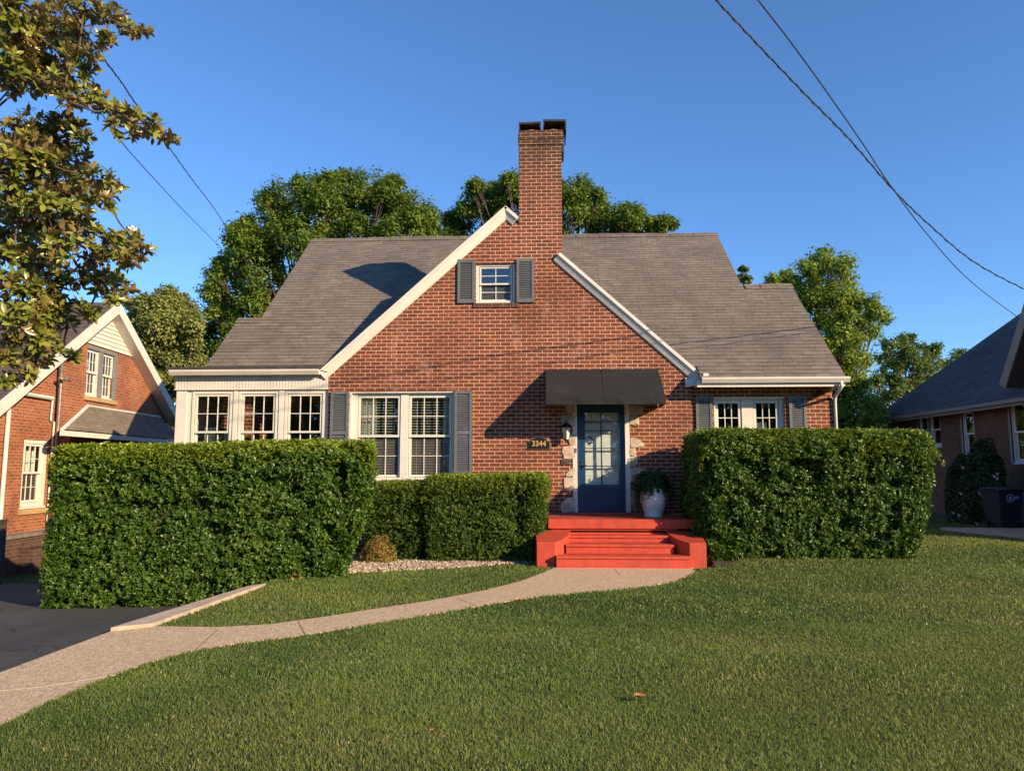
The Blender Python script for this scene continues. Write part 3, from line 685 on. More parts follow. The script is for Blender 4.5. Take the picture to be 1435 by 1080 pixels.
# gable cross roof (two slopes running back into the main roof)
gr = MB()
pk = np.array([rPk[0], rPk[1]])
def gsl(p, q, y0, y1):
    gr.prism([(p[0], y0, p[1]), (q[0], y0, q[1]), (q[0], y1, q[1]), (p[0], y1, p[1])], (0, 0, -.08))
off = .012
gsl((rL0[0], rL0[1]+off), (pk[0], pk[1]+off), rkY+.03, 18.2)
cutx = AY(784, 352, rkY)[0]
gsl((pk[0]+.002, pk[1]+off), (chL-.004, pk[1]+mR*(chL-.004-pk[0])+off), rkY+.03, 18.2)
gsl((cutx, pk[1]+mR*(cutx-pk[0])+off), (rR1[0], rR1[1]+off), rkY+.03, 18.2)
gsl((chL, pk[1]+mR*(chL-pk[0])+off), (cutx-.002, pk[1]+mR*(cutx-.002-pk[0])+off), YW+.76, 18.2)
obj('gable_roof', gr, 'shingle', roof)
# sloping rake boards: thin upright lip in front, wide angled soffit board behind
def rake(p, q, name, mat, wv=.165, label=None):
    mb = MB(); p = np.array(p); q = np.array(q); t = (q-p)/np.linalg.norm(q-p); n_ = np.array([t[1], -t[0]])
    if n_[1] > 0: n_ = -n_
    def pt(s, w_, y): b_ = p if s == 0 else q; r_ = b_+n_*w_; return (r_[0], y, r_[1])
    # upright lip
    mb.hexa([pt(0, .05, rkY), pt(1, .05, rkY), pt(1, .05, rkY+.05), pt(0, .05, rkY+.05), pt(0, -.012, rkY), pt(1, -.012, rkY), pt(1, -.012, rkY+.05), pt(0, -.012, rkY+.05)])
    # angled board
    mb.hexa([pt(0, wv, YW-.03), pt(1, wv, YW-.03), pt(1, wv, YW-.004), pt(0, wv, YW-.004), pt(0, .051, rkY+.012), pt(1, .051, rkY+.012), pt(1, .051, YW-.004), pt(0, .051, YW-.004)])
    # lower bead against the brick
    mb.hexa([pt(0, wv+.025, YW-.022), pt(1, wv+.025, YW-.022), pt(1, wv+.025, YW-.002), pt(0, wv+.025, YW-.002), pt(0, wv+.001, YW-.04), pt(1, wv+.001, YW-.04), pt(1, wv+.001, YW-.002), pt(0, wv+.001, YW-.002)])
    return obj(name, mb, mat, house)
rake(rL0+np.array([.0, .0]), pk, 'rake_board', 'white')
rake(pk+np.array([.0, 0]), (chL-.004, pk[1]+mR*(chL-.004-pk[0])), 'rake_board', 'white')
rake((cutx, pk[1]+mR*(cutx-pk[0])), rR1, 'rake_board', 'white')
# boxed returns at the right rake foot
cr = MB()
ex = rR1[0]; ez = rR1[1]
cr.prism([(ex-.34, rkY+.03, ez-.02), (ex-.02, rkY+.03, ez-.08), (ex-.05, rkY+.03, ez-.15), (ex-.34, rkY+.03, ez-.21)], (0, YW-.004-rkY-.03, 0))
obj('cornice_return', cr, 'white_shade', house)
# right wing wall, window, shutters, eave
FW_ = Frame((0, 14.42, 0), (1, 0, 0), (0, -1, 0))
wr1 = FW_.px(1167, 570)[0]
RWp = [*FW_.px(1000, 556), *FW_.px(1103.5, 660)]; RW = (RWp[0], RWp[2], RWp[3], RWp[1])
wall(FW_, gaR-.01, wr1, -.1, lambda a: mz(14.42)-.13, [RW], 'brick', 'brick_wall', house)
ru = [(FW_.px(1003.5, 580)[0], FW_.px(1041, 580)[0]), (FW_.px(1057, 580)[0], FW_.px(1094, 580)[0])]
window(FW_, house, ru, RW[2]+.06, RW[3]-.06, -.075, nc=3, nr=2, outer=RW, fw=.05, blind=[('curtain', ru[1][0]+.05, ru[1][0]+.3, RW[2], RW[2]+.95, -.3)])
cs = MB(); cs.fbox(FW_, RW[0], RW[1], -.074, -.012, RW[3]-.035, RW[3]-.003); cs.fbox(FW_, RW[0]+.003, RW[0]+.03, -.074, -.012, RW[2], RW[3]-.035); obj('window_casing', cs, 'white', house)
for u0, u1 in ((975, 998), (1105.5, 1129.5)): shutter(FW_, house, FW_.px(u0, 580)[0], FW_.px(u1, 580)[0], RW[2]+.0, FW_.px(1010, 554.5)[1])
def gutter(mb, x0, x1, y, z, w_=.10, h=.10):
    """K-style gutter section run along X; front at y"""
    pr = [(y+w_, z-h), (y+.045, z-h), (y+.03, z-h*.75), (y+.004, z-h*.35), (y, z-h*.12), (y, z), (y+.012, z), (y+.012, z-.012), (y+w_, z-.012)]
    mb.prism([(x0, a_, b_) for a_, b_ in pr], (x1-x0, 0, 0))
gz_ = mz(13.93)
gt = MB(); gx0 = AY(984, 533, 13.86)[0]; gutter(gt, gx0, XRo+.05, 13.845, gz_-.005); e_ = AY(989, 526, 14.0); gt.box(e_[0]-.05, e_[0]+.05, 13.97, 14.19, e_[2]-.035, e_[2]+.04)
obj('gutter', gt, 'white', house)
fb = MB(); fb.box(gaR+.06, XRo-.02, 13.95, 13.975, gz_-.175, gz_-.05); fb.box(gaR+.06, XRo-.05, 13.976, 14.42, gz_-.14, gz_-.12)
fb.box(XRo-.03, XRo-.005, 13.98, 16.7, gz_-.17, gz_-.05)
obj('fascia', fb, 'white', house)
dx = FW_.px(1166, 570)[0]+.035
dp = MB(); y_ = 13.9
dp.tube([(XRo-.10, 13.9, gz_-.09), (XRo-.10, 13.9, gz_-.19), (XRo-.12, 13.95, gz_-.24), (dx+.012, 14.34, gz_-.31), (dx+.01, 14.385, gz_-.38), (dx+.01, 14.385, .1)], .03, 8)
obj('downspout', dp, 'white', house, True)
# bulb of a floodlight under the eave corner
fl_ = MB(); c = FW_.px(1148, 550, .2); p = FW_.P(c[0], .2, c[1]); fl_.lathe(p, [(.0, .06), (.05, .05), (.055, .02), (.09, -.02), (.095, -.05), (.0, -.06)], 12); obj('floodlight', fl_, 'metal_dark', house, True)
# right wing end wall and rear walls
ew = MB(); ew.prism([(wr1-.24, 14.42+.005, -.1), (wr1-.24, 19.5, -.1), (wr1-.24, 19.5, br_(19.5)-.1), (wr1-.24, YR, mz(YR)-.12), (wr1-.24, 14.425, mz(14.42)-.14)], (.235, 0, 0))
ew.prism([(XRi-.35, 16.0, 2.8), (XRi-.35, 22.5, -.1), (XRi-.35, 23.6, back(23.6)-.12), (XRi-.35, RY, rz-.12), (XRi-.35, 16.0, mz(16.0)-.13)], (.2, 0, 0))
ew.prism([(XLi+.15, 14.6, -.1), (XLi+.15, 23.6, -.1), (XLi+.15, 23.6, back(23.6)-.12), (XLi+.15, RY, rz-.12), (XLi+.15, 14.6, mz(14.6)-.13)], (.2, 0, 0))
ew.prism([(XLo+.1, 14.9, 2.4), (XLo+.1, 16.9, 2.4), (XLo+.1, 16.9, bl_(16.9)-.12), (XLo+.1, YL, mz(YL)-.12), (XLo+.1, 14.9, mz(14.9)-.13)], (.2, 0, 0))
ew.box(XLi+.2, XRi-.2, 23.3, 23.5, -.1, back(23.5)-.15)
ew.box(wr1-2, wr1-.3, 19.2, 19.4, -.1, 3.2)
obj('side_wall', ew, 'brick', house)
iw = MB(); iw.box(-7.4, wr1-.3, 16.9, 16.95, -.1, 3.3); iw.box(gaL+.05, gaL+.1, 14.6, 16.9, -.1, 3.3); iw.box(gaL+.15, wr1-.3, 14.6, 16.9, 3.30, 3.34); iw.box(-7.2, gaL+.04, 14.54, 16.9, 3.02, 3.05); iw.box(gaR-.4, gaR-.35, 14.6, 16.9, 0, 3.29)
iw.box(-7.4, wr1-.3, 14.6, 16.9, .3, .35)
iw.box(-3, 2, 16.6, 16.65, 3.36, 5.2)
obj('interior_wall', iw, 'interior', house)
# --- sunroom
FS = Frame((0, 14.36, 0), (1, 0, 0), (0, -1, 0))
sl0 = FS.px(247.5, 600)[0]; sl1 = gaL+.01
sz1 = FS.px(340, 545)[1]
su = []
for u0, u1 in ((268, 325), (333.5, 389), (398.5, 455)):
    su.append((FS.px(u0, 600)[0], FS.px(u1, 600)[0]))
suz0, suz1 = FS.px(300, 548)[1]-1.62, FS.px(300, 548.5)[1]
ops = [(a_, b_, suz0, suz1) for a_, b_ in su]
wall(FS, sl0, sl1, -.3, lambda a: sz1+.02, ops, 'white', 'sunroom_wall', house, thick=.16)
for i_, (a_, b_) in enumerate(su):
    bl = []
    if i_ == 0: bl = [('curtain', a_+.04, a_+.26, suz0, suz0+.92, -.5), ('curtain', a_+.36, a_+.50, suz0, suz1-.35, -.7)]
    window(FS, house, [(a_+.05, b_-.05)], suz0+.05, suz1-.05, .018, nc=3, nr=2, outer=(a_+.003, b_-.003, suz0+.003, suz1-.003), fw=.038, blind=bl or None, sill=False, depth=.07, screen=False)
# pilaster mouldings between the windows
pm = MB()
for (a0, a1) in ((su[0][1]+.02, su[1][0]-.02), (su[1][1]+.02, su[2][0]-.02)): pm.fbox(FS, a0, a1, .002, .03, suz0-.4, suz1+.03)
pm.fbox(FS, sl0-.02, sl0+.19, .002, .028, -.2, suz1+.03); pm.fbox(FS, sl0, sl1, .002, .034, suz1+.031, suz1+.06)
obj('pilaster', pm, 'white', house)
# frieze of vertical beaded boards
fz0, fz1 = FS.px(340, 545)[1], FS.px(340, 526)[1]
bd = MB(); bd.fbox(FS, sl0-.04, sl1, .0, .045, fz0+.001, fz1+.06); a_ = sl0-.04; k = 0
while a_ < sl1-.02:
    b_ = min(a_+.058, sl1-.004); bd.fbox(FS, a_+.004, b_-.004, .046, .056, fz0+.001, fz1+.05); a_ = b_+.004
bd.fbox(FS, sl0-.06, sl1, .0, .062, fz0-.02, fz0)
obj('frieze', bd, 'white', house)
sg = MB(); gzs = FS.px(340, 517.5, .27)[1]; gutter(sg, FS.px(236, 520, .27)[0], AY(446, 520, 14.09)[0], 14.09, gzs, .10, .10)
sg.box(sl0-.14, gaL-.0, 14.20, 14.30, fz1+.055, gzs-.012)
obj('gutter', sg, 'white', house)
sr = MB()
xe_ = rL0[0]+.015
sr.hexa([(sl0-.16, 14.13, gzs-.008), (xe_, 14.13, gzs-.008), (xe_, 15.6, gzs+.06), (sl0-.16, 15.6, gzs+.06), (sl0-.16, 14.13, gzs+.06), (xe_, 14.13, gzs+.075), (xe_, 15.6, gzs+.19), (sl0-.16, 15.6, gzs+.17)])
obj('sunroom_roof', sr, plain('dark_roofing_felt', (.055, .05, .05), .9, .2, 5), house)
sw = MB(); sw.box(sl0, sl0+.12, 14.53, 17, -.3, 3.38); sw.box(sl0, gaL, 17.0, 17.1, -.3, 3.38); obj('sunroom_wall', sw, 'white', house)
# --- door
FD = F
jm = MB()
d0, d1, dz0, dz1 = DR
jm.fbox(F, d0, d0+.085, -.12, .02, dz0, dz1); jm.fbox(F, d1-.085, d1, -.12, .02, dz0, dz1); jm.fbox(F, d0+.085, d1-.085, -.12, .02, dz1-.09, dz1)
obj('door_frame', jm, 'white', house)
la, ra = d0+.088, d1-.088
g0 = F.px(819.5, 578, -.05); g1 = F.px(868, 679, -.05)
gl0, gl1, gz0, gz1 = g0[0], g1[0], g1[1], g0[1]
dm = MB(); dd0, dd1 = -.095, -.05
dm.fbox(F, la, gl0, dd0, dd1, dz0+.004, dz1-.093); dm.fbox(F, gl1, ra, dd0, dd1, dz0+.004, dz1-.093); dm.fbox(F, gl0, gl1, dd0, dd1, gz1, dz1-.093); dm.fbox(F, gl0, gl1, dd0, dd1, dz0+.004, gz0)
gm = (gl0+gl1)/2-.01
dm.fbox(F, gm-.013, gm+.013, dd0+.01, dd1-.004, gz0, gz1)
for v in (590.5, 603, 628, 653): z = F.px(840, v, -.05)[1]; dm.fbox(F, gl0, gl1, dd0+.012, dd1-.006, z-.009, z+.009)
# raised panel below
pz0, pz1 = F.px(840, 711, -.05)[1], F.px(840, 690, -.05)[1]
for a0, a1, b0_, b1_ in ((gl0-.03, gl1+.03, pz1-.018, pz1), (gl0-.03, gl1+.03, pz0, pz0+.018), (gl0-.03, gl0-.012, pz0+.018, pz1-.018), (gl1+.012, gl1+.03, pz0+.018, pz1-.018)): dm.fbox(F, a0, a1, dd1+.0005, dd1+.012, b0_, b1_)
# clipped upper corners give the arched head
for s, xx in ((1, la), (-1, ra)):
    dm.prism([F.P(xx, dd1+.001, dz1-.093), F.P(xx+s*.07, dd1+.001, dz1-.093), F.P(xx, dd1+.001, dz1-.17)], (0, -.03, 0))
door = obj('door', dm, 'blue', house)
gp = MB(); gp.quad(F.P(gl0, -.068, gz0), F.P(gl1, -.068, gz0), F.P(gl1, -.068, gz1), F.P(gl0, -.068, gz1)); obj('pane', gp, 'glass', door)
ip = MB(); ip.fbox(F, la, ra, -.20, -.16, dz0, dz1-.1)
zq = F.px(840, 666, -.16)[1]
for a0, a1 in ((gl0+.0, gm-.02), (gm+.02, gl1)):
    ip.fbox(F, a0, a1, -.16+.0005, -.152, zq, zq+.02); ip.fbox(F, a0, a1, -.16+.0005, -.152, zq-.2, zq-.18)
obj('inner_door', ip, 'doorwhite', door)
hd = MB(); hp = F.px(815, 652, -.03); hd.tube([F.P(hp[0], -.05, hp[1]), F.P(hp[0], -.02, hp[1]), F.P(hp[0]+.09, -.015, hp[1]+.005)], .011, 8); hd.fbox(F, hp[0]-.02, hp[0]+.02, -.049, -.044, hp[1]-.07, hp[1]+.07)
obj('handle', hd, 'metal_dark', door, True)
wr = MB(); wc = F.px(827, 617, -.145)
for k in range(46):
    t = k/46*6.283; rr = (.042+random.uniform(-.02, .016)); a_ = wc[0]+rr*math.cos(t); z_ = wc[1]+1.75*rr*math.sin(t)
    wr.tube([F.P(a_, -.148, z_), F.P(a_+random.uniform(-.03, .03), -.142, z_+random.uniform(-.035, .035))], .004, 4)
obj('wreath', wr, 'metal_dark', door)
# stones around the door
STN = [[(791, 566), (806, 566), (806, 580), (795, 580), (792, 574)], [(786, 581), (802, 580), (807, 584), (807, 598), (789, 598), (786, 590)],
       [(797, 608), (807, 606), (808, 624), (799, 624), (796, 616)], [(788, 626), (803, 624), (807, 628), (807, 643), (790, 643), (787, 634)],
       [(799, 657), (807, 655), (807, 667), (793, 668), (792, 665)], [(790, 669), (807, 668), (807, 686), (793, 687), (789, 677)],
       [(787, 704), (796, 697), (807, 696), (807, 718), (788, 719), (785, 712)],
       [(881, 567), (900, 567), (901, 580), (890, 583), (881, 582)], [(882, 584), (895, 583), (896, 594), (890, 596), (882, 595)],
       [(882, 614), (890, 613), (897, 617), (902, 621), (901, 626), (884, 627), (882, 622)], [(882, 628), (890, 627), (892, 635), (890, 638), (882, 638)],
       [(882, 640), (892, 638), (894, 650), (888, 654), (882, 654)], [(882, 657), (890, 655), (902, 656), (908, 663), (903, 671), (894, 676), (882, 676)],
       [(883, 688), (891, 687), (892, 700), (890, 711), (883, 712)]]
for s in STN:
    sto = MB()
    c = np.mean(s, 0); ring = []
    for k in range(len(s)):
        p, q = np.array(s[k]), np.array(s[(k+1) % len(s)])
        for t in (.0, .5): ring.append(p*(1-t)+q*t+np.array([random.uniform(-.6, .6), random.uniform(-.6, .6)])*(t > 0))
    n_ = len(ring); base = [F.P(*(lambda a: (a[0], .001, a[1]))(F.px(*q))) for q in ring]
    # keep the stones off the door frame
    mid = [F.P(*(lambda a: (a[0], .012+.006*random.random(), a[1]))(F.px(*(c+(q-c)*.98)))) for q in ring]
    inn = [F.P(*(lambda a: (a[0], .017+.014*random.random(), a[1]))(F.px(*(c+(q-c)*.84)))) for q in ring]
    cc = F.px(*c); cp = F.P(cc[0], .026, cc[1])
    vs = base+mid+inn+[cp]; fs = []
    for k in range(n_):
        m_ = (k+1) % n_
        fs += [(k, m_, n_+m_, n_+k), (n_+k, n_+m_, 2*n_+m_, 2*n_+k), (2*n_+k, 2*n_+m_, 3*n_)]
    sto.add(vs, fs); obj('stone', sto, 'stone', house)
mbx = MB(); a0, a1 = F.px(786.5, 647)[0], F.px(799, 647)[0]; zb_, zt_ = F.px(790, 651)[1], F.px(790, 643.5)[1]
mbx.fbox(F, a0, a1, .002, .02, zb_, zt_); mbx.fbox(F, a0+.02, a1-.02, .02, .026, zb_+.03, zt_-.03); obj('mail_slot', mbx, plain('bronze_plate', (.10, .065, .05), .5, .15), house)
bb = MB(); c = F.px(807, 631, .02); bb.fbox(F, c[0]-.018, c[0]+.018, .0205, .035, c[1]-.045, c[1]+.045); bb.fbox(F, c[0]-.008, c[0]+.008, .035, .04, c[1]-.012, c[1]+.012); obj('doorbell', bb, 'grey_trim', house)
# --- awning
P_ = .87
x0 = F.px(765, 518)[0]; x1 = F.px(922, 518)[0]; zt = F.px(840, 517.5)[1]
zv = F.px(840, 556, P_)[1]; zb_ = F.px(840, 566.5, P_)[1]
am = MB()
n_ = 12; ys_ = 6
def apt(i, j):
    a_ = x0+(x1-x0)*i/n_; t = j/ys_; sag = -.012*math.sin(math.pi*t)*abs(math.sin(math.pi*i/n_*2)); return F.P(a_, .02+(P_-.02)*t, zt+(zv-zt)*t+sag)
for i in range(n_):
    for j in range(ys_): am.quad(apt(i, j), apt(i+1, j), apt(i+1, j+1), apt(i, j+1))
    a_ = apt(i, ys_); b_ = apt(i+1, ys_); w1 = .012*math.sin(i*1.7); w2 = .012*math.sin((i+1)*1.7)
    am.quad(a_, b_, F.P(x0+(x1-x0)*(i+1)/n_, P_+w2, zb_), F.P(x0+(x1-x0)*i/n_, P_+w1, zb_))
for xx in (x0, x1): am.quad(F.P(xx, .02, zt), F.P(xx, P_, zv), F.P(xx, P_, zb_), F.P(xx, .02, zb_))
awn = obj('awning', am, 'black_fabric', house)
af = MB()
for xx in (x0+.02, (x0+x1)/2, x1-.02):
    af.tube([F.P(xx, .03, zt-.03), F.P(xx, P_-.02, zv-.02)], .012, 6); af.tube([F.P(xx, P_-.02, zv-.02), F.P(xx, .03, zb_+.02)], .012, 6)
af.tube([F.P(x0+.02, P_-.02, zv-.02), F.P(x1-.02, P_-.02, zv-.02)], .012, 6)
obj('awning_frame', af, 'metal_dark', awn)
sm_ = MB(); xm = F.px(843, 520)[0]; sm_.hexa([F.P(xm-.006, .03, zt+.001), F.P(xm+.006, .03, zt+.001), F.P(xm+.006, P_, zv+.002), F.P(xm-.006, P_, zv+.002), F.P(xm-.006, .03, zt+.006), F.P(xm+.006, .03, zt+.006), F.P(xm+.006, P_, zv+.006), F.P(xm-.006, P_, zv+.006)]); obj('seam', sm_, 'metal_cap', awn)

# ------------------------------------------------------------------ front steps
st = thing('front_steps', 'red painted masonry steps and porch with flared cheek walls below blue door', 'steps', (1.2, 12.6, 0))
s1x0, s1x1 = AY(779.5, 790, 12.05)[0], AY(967, 790, 12.05)[0]
zs = [AY(870, 779, 12.05)[2], AY(870, 762.5, 12.36)[2], AY(870, 750, 12.66)[2], AY(870, 742.5, 12.92)[2], AY(870, 727.5, 12.86)[2]]
tm = MB()
xr_ = [(s1x0, s1x1), (AY(793, 770, 12.36)[0], AY(944, 770, 12.36)[0]), (AY(795, 757, 12.66)[0], AY(938, 757, 12.66)[0]), (AY(796, 748, 12.92)[0], AY(936, 748, 12.92)[0])]
yf = [12.05, 12.36, 12.66, 12.92]; zprev = -.1
for k in range(4):
    x0_, x1_ = xr_[k]; b_ = 0 if k == 0 else .0
    tm.box(x0_, x1_, yf[k], 13.2+.01*k, zprev, zs[k]-.045); tm.box(x0_-.004, x1_+.004, yf[k]-.02, 13.2+.01*k, zs[k]-.0449, zs[k]); zprev = zs[k]+.0002
tm2 = MB(); tm2.box(AY(772, 735, 12.88)[0], AY(950, 735, 12.9)[0], 12.90, 14.285, -.1, zs[4]-.16); tm2.box(AY(768, 735, 12.86)[0], 2.62, 12.86, 14.285, zs[4]-.159, zs[4])
obj('stair', tm, 'red', st, bevel=.008); obj('porch_slab', tm2, 'red', st, bevel=.008)
ts = MB(); ts.fbox(F, F.px(806, 720)[0]-.06, F.px(880, 720)[0]+.12, .001, .26, zs[4]+.001, dz0-.003); obj('threshold', ts, 'red', st, bevel=.008)
def cheek(sgn, xin0, xin1, xout, zf_, zb2):
    """flared in plan: inner side runs from xin1 at the porch to xin0 at the front along a concave curve"""
    mb = MB(); yb, y0 = 12.89, 12.16; pl = []
    for k in range(9):
        t = k/8; pl.append((xin1+(xin0-xin1)*(t**2.2), yb+(y0-yb)*t))
    pl = pl+[(xout, y0), (xout+sgn*.04, yb)]
    n_ = len(pl); zt_ = [zb2+(zf_-zb2)*((yb-y_)/(yb-y0))**.9 for x_, y_ in pl]
    vs = [(x_, y_, -.06) for x_, y_ in pl]+[(x_, y_, z_) for (x_, y_), z_ in zip(pl, zt_)]
    fs = [(i, (i+1) % n_, (i+1) % n_+n_, i+n_) for i in range(n_)]+[tuple(range(n_, 2*n_)), tuple(reversed(range(n_)))]
    mb.add(vs, fs); return obj('cheek_wall', mb, 'red', st, bevel=.01)
zc = AY(765, 759.5, 12.16)[2]; zcb = AY(780, 742.5, 12.89)[2]
cheek(-1, AY(778.5, 775, 12.16)[0], AY(799, 745, 12.89)[0], AY(752, 775, 12.16)[0], zc, zcb)
cheek(1, AY(966.5, 775, 12.16)[0], AY(933, 745, 12.89)[0], AY(990, 775, 12.16)[0], zc, zcb)

# ------------------------------------------------------------------ things on the front wall
ln = thing('wall_lantern', 'black iron wall lantern with frosted panes left of blue door', 'lamp', F.P(F.px(793, 605)[0], .03, F.px(793, 605)[1]))
lc = F.px(793.5, 600, .14); lx, lz = lc; y_l = YW-.14
gb, gtp = F.px(793, 615.5, .14)[1], F.px(793, 599, .14)[1]
gm_ = MB(); gm_.lathe((lx, y_l, 0), [(.045, gb), (.085, gtp)], 4); obj('lamp_glass', gm_, 'lampglass', ln)
lm = MB(); lm.lathe((lx, y_l, 0), [(.115, gtp), (.11, gtp+.02), (.05, gtp+.075), (.02, gtp+.09), (.018, gtp+.12), (.0, gtp+.13)], 8); lm.lathe((lx, y_l, 0), [(.0, gb-.035), (.03, gb-.03), (.052, gb-.005), (.05, gb)], 8)
for k in range(4):
    t = k*math.pi/2; lm.tube([(lx+.05*math.cos(t), y_l+.05*math.sin(t), gb), (lx+.09*math.cos(t), y_l+.09*math.sin(t), gtp)], .006, 5)
obj('lamp_frame', lm, 'metal_dark', ln)
la_ = MB(); la_.tube([(lx, y_l, gtp+.12), (lx, y_l+.04, gtp+.14), (lx, YW-.03, gtp+.03)], .01, 6); la_.box(lx-.05, lx+.05, YW-.055, YW-.03, gtp-.14, gtp+.05); obj('bracket', la_, 'metal_dark', ln)

pa0, pz0_ = F.px(740.5, 629); pa1, pz1_ = F.px(770, 615)
pq = thing('house_number_plaque', 'black arched plaque with gold house number on the brick wall', 'sign', F.P((pa0+pa1)/2, 0, pz0_))
def plaque(o_, d0, d1):
    pts = [(pa0-o_, pz0_-o_), (pa1+o_, pz0_-o_), (pa1+o_, pz1_-.05+o_)]
    w2 = (pa1-pa0)/2
    for k in range(9):
        t = k/8*math.pi; pts.append(((pa0+pa1)/2+math.cos(t)*(w2*.78+o_), pz1_-.05+o_+math.sin(t)*.085))
    pts.append((pa0-o_, pz1_-.05+o_)); m = MB(); m.prism([F.P(a_, d0, z_) for a_, z_ in pts], F.out*(d1-d0)); return m
obj('plaque_rim', plaque(.012, .002, .016), plain('dull_gold_rim', (.20, .15, .07), .5), pq); obj('plaque_board', plaque(0, .0165, .024), 'metal_dark', pq)
cu = bpy.data.curves.new('numerals', 'FONT'); cu.body = '3344'; cu.size = .152; cu.align_x = 'CENTER'; cu.extrude = .003; cu.offset = .0035; cu.space_character = 1.02
to = bpy.data.objects.new('tmp', cu); COL.objects.link(to); bpy.context.view_layer.update()
me = bpy.data.meshes.new_from_object(to.evaluated_get(bpy.context.evaluated_depsgraph_get())); bpy.data.objects.remove(to)
me.name = 'numerals'; cv = np.zeros(len(me.vertices)*3); me.vertices.foreach_get('co', cv); cv = cv.reshape(-1, 3)
wd = cv[:, 0].max()-cv[:, 0].min(); kx = .66*(pa1-pa0)/wd
nv = np.stack([(pa0+pa1)/2+cv[:, 0]*kx, YW-.027-cv[:, 2], pz0_+.055+cv[:, 1]*.98], 1); me.vertices.foreach_set('co', nv.ravel()); me.update()
link('numerals', me, 'gold', pq)

# urn with fern
zp = zs[4]
uc = AY(916, 726, 13.45)
urn = tag(obj('planter_urn', (lambda m: (m.lathe((uc[0], 13.45, zp), [(.0, .001), (.155, .001), (.165, .03), (.15, .05), (.19, .14), (.235, .28), (.245, .36), (.225, .46), (.19, .53), (.185, .56), (.20, .585), (.185, .59), (.165, .56), (.0, .55)], 28), m)[1])(MB()), 'urn', None, True), 'white glazed urn standing on the red porch beside the door', 'planter')
n = 5200; fr = []; nf = 190; Cc = []; Nn = []; Tt = []
for k in range(nf):
    az_ = random.uniform(0, 6.283); L_ = random.uniform(.22, .62); rise = random.uniform(.05, .28); out_ = random.uniform(.2, .40)
    if math.cos(az_) > .2 and random.random() < .3: L_ *= .8
    d_ = np.array([math.cos(az_), math.sin(az_), 0]); m_ = 26
    if d_[1] < -.2 and abs(d_[0]) < .75: L_ *= .55; out_ *= .7
    for j in range(m_):
        t = (j+1)/m_; p = np.array([uc[0], 13.45, zp+.56])+d_*(out_*math.sin(t*1.7))+np.array([0, 0, rise*math.sin(t*math.pi*.8)*1.2-L_*.95*t**2.2])
        sd = np.cross(d_, [0, 0, 1])
        for s in (-1, 1): Cc.append(p+sd*s*.025*(1-t*.6)); Tt.append(sd*s+d_*.3-np.array([0, 0, .3])); Nn.append(np.array([0, 0, 1.])+d_*t)
Cc, Nn, Tt = map(np.array, (Cc, Nn, Tt)); n = len(Cc)
keep = Cc[:, 2] > zp+.02; Cc, Nn, Tt = Cc[keep], Nn[keep], Tt[keep]; n = len(Cc)
fern = leaf_obj('fern', Cc, Nn+.3*rng.normal(size=(n, 3)), Tt, rng.uniform(.05, .08, n), rng.uniform(.018, .028, n), 'fern', None); tag(fern, 'trailing green fern spilling over the rim of white urn', 'plant')

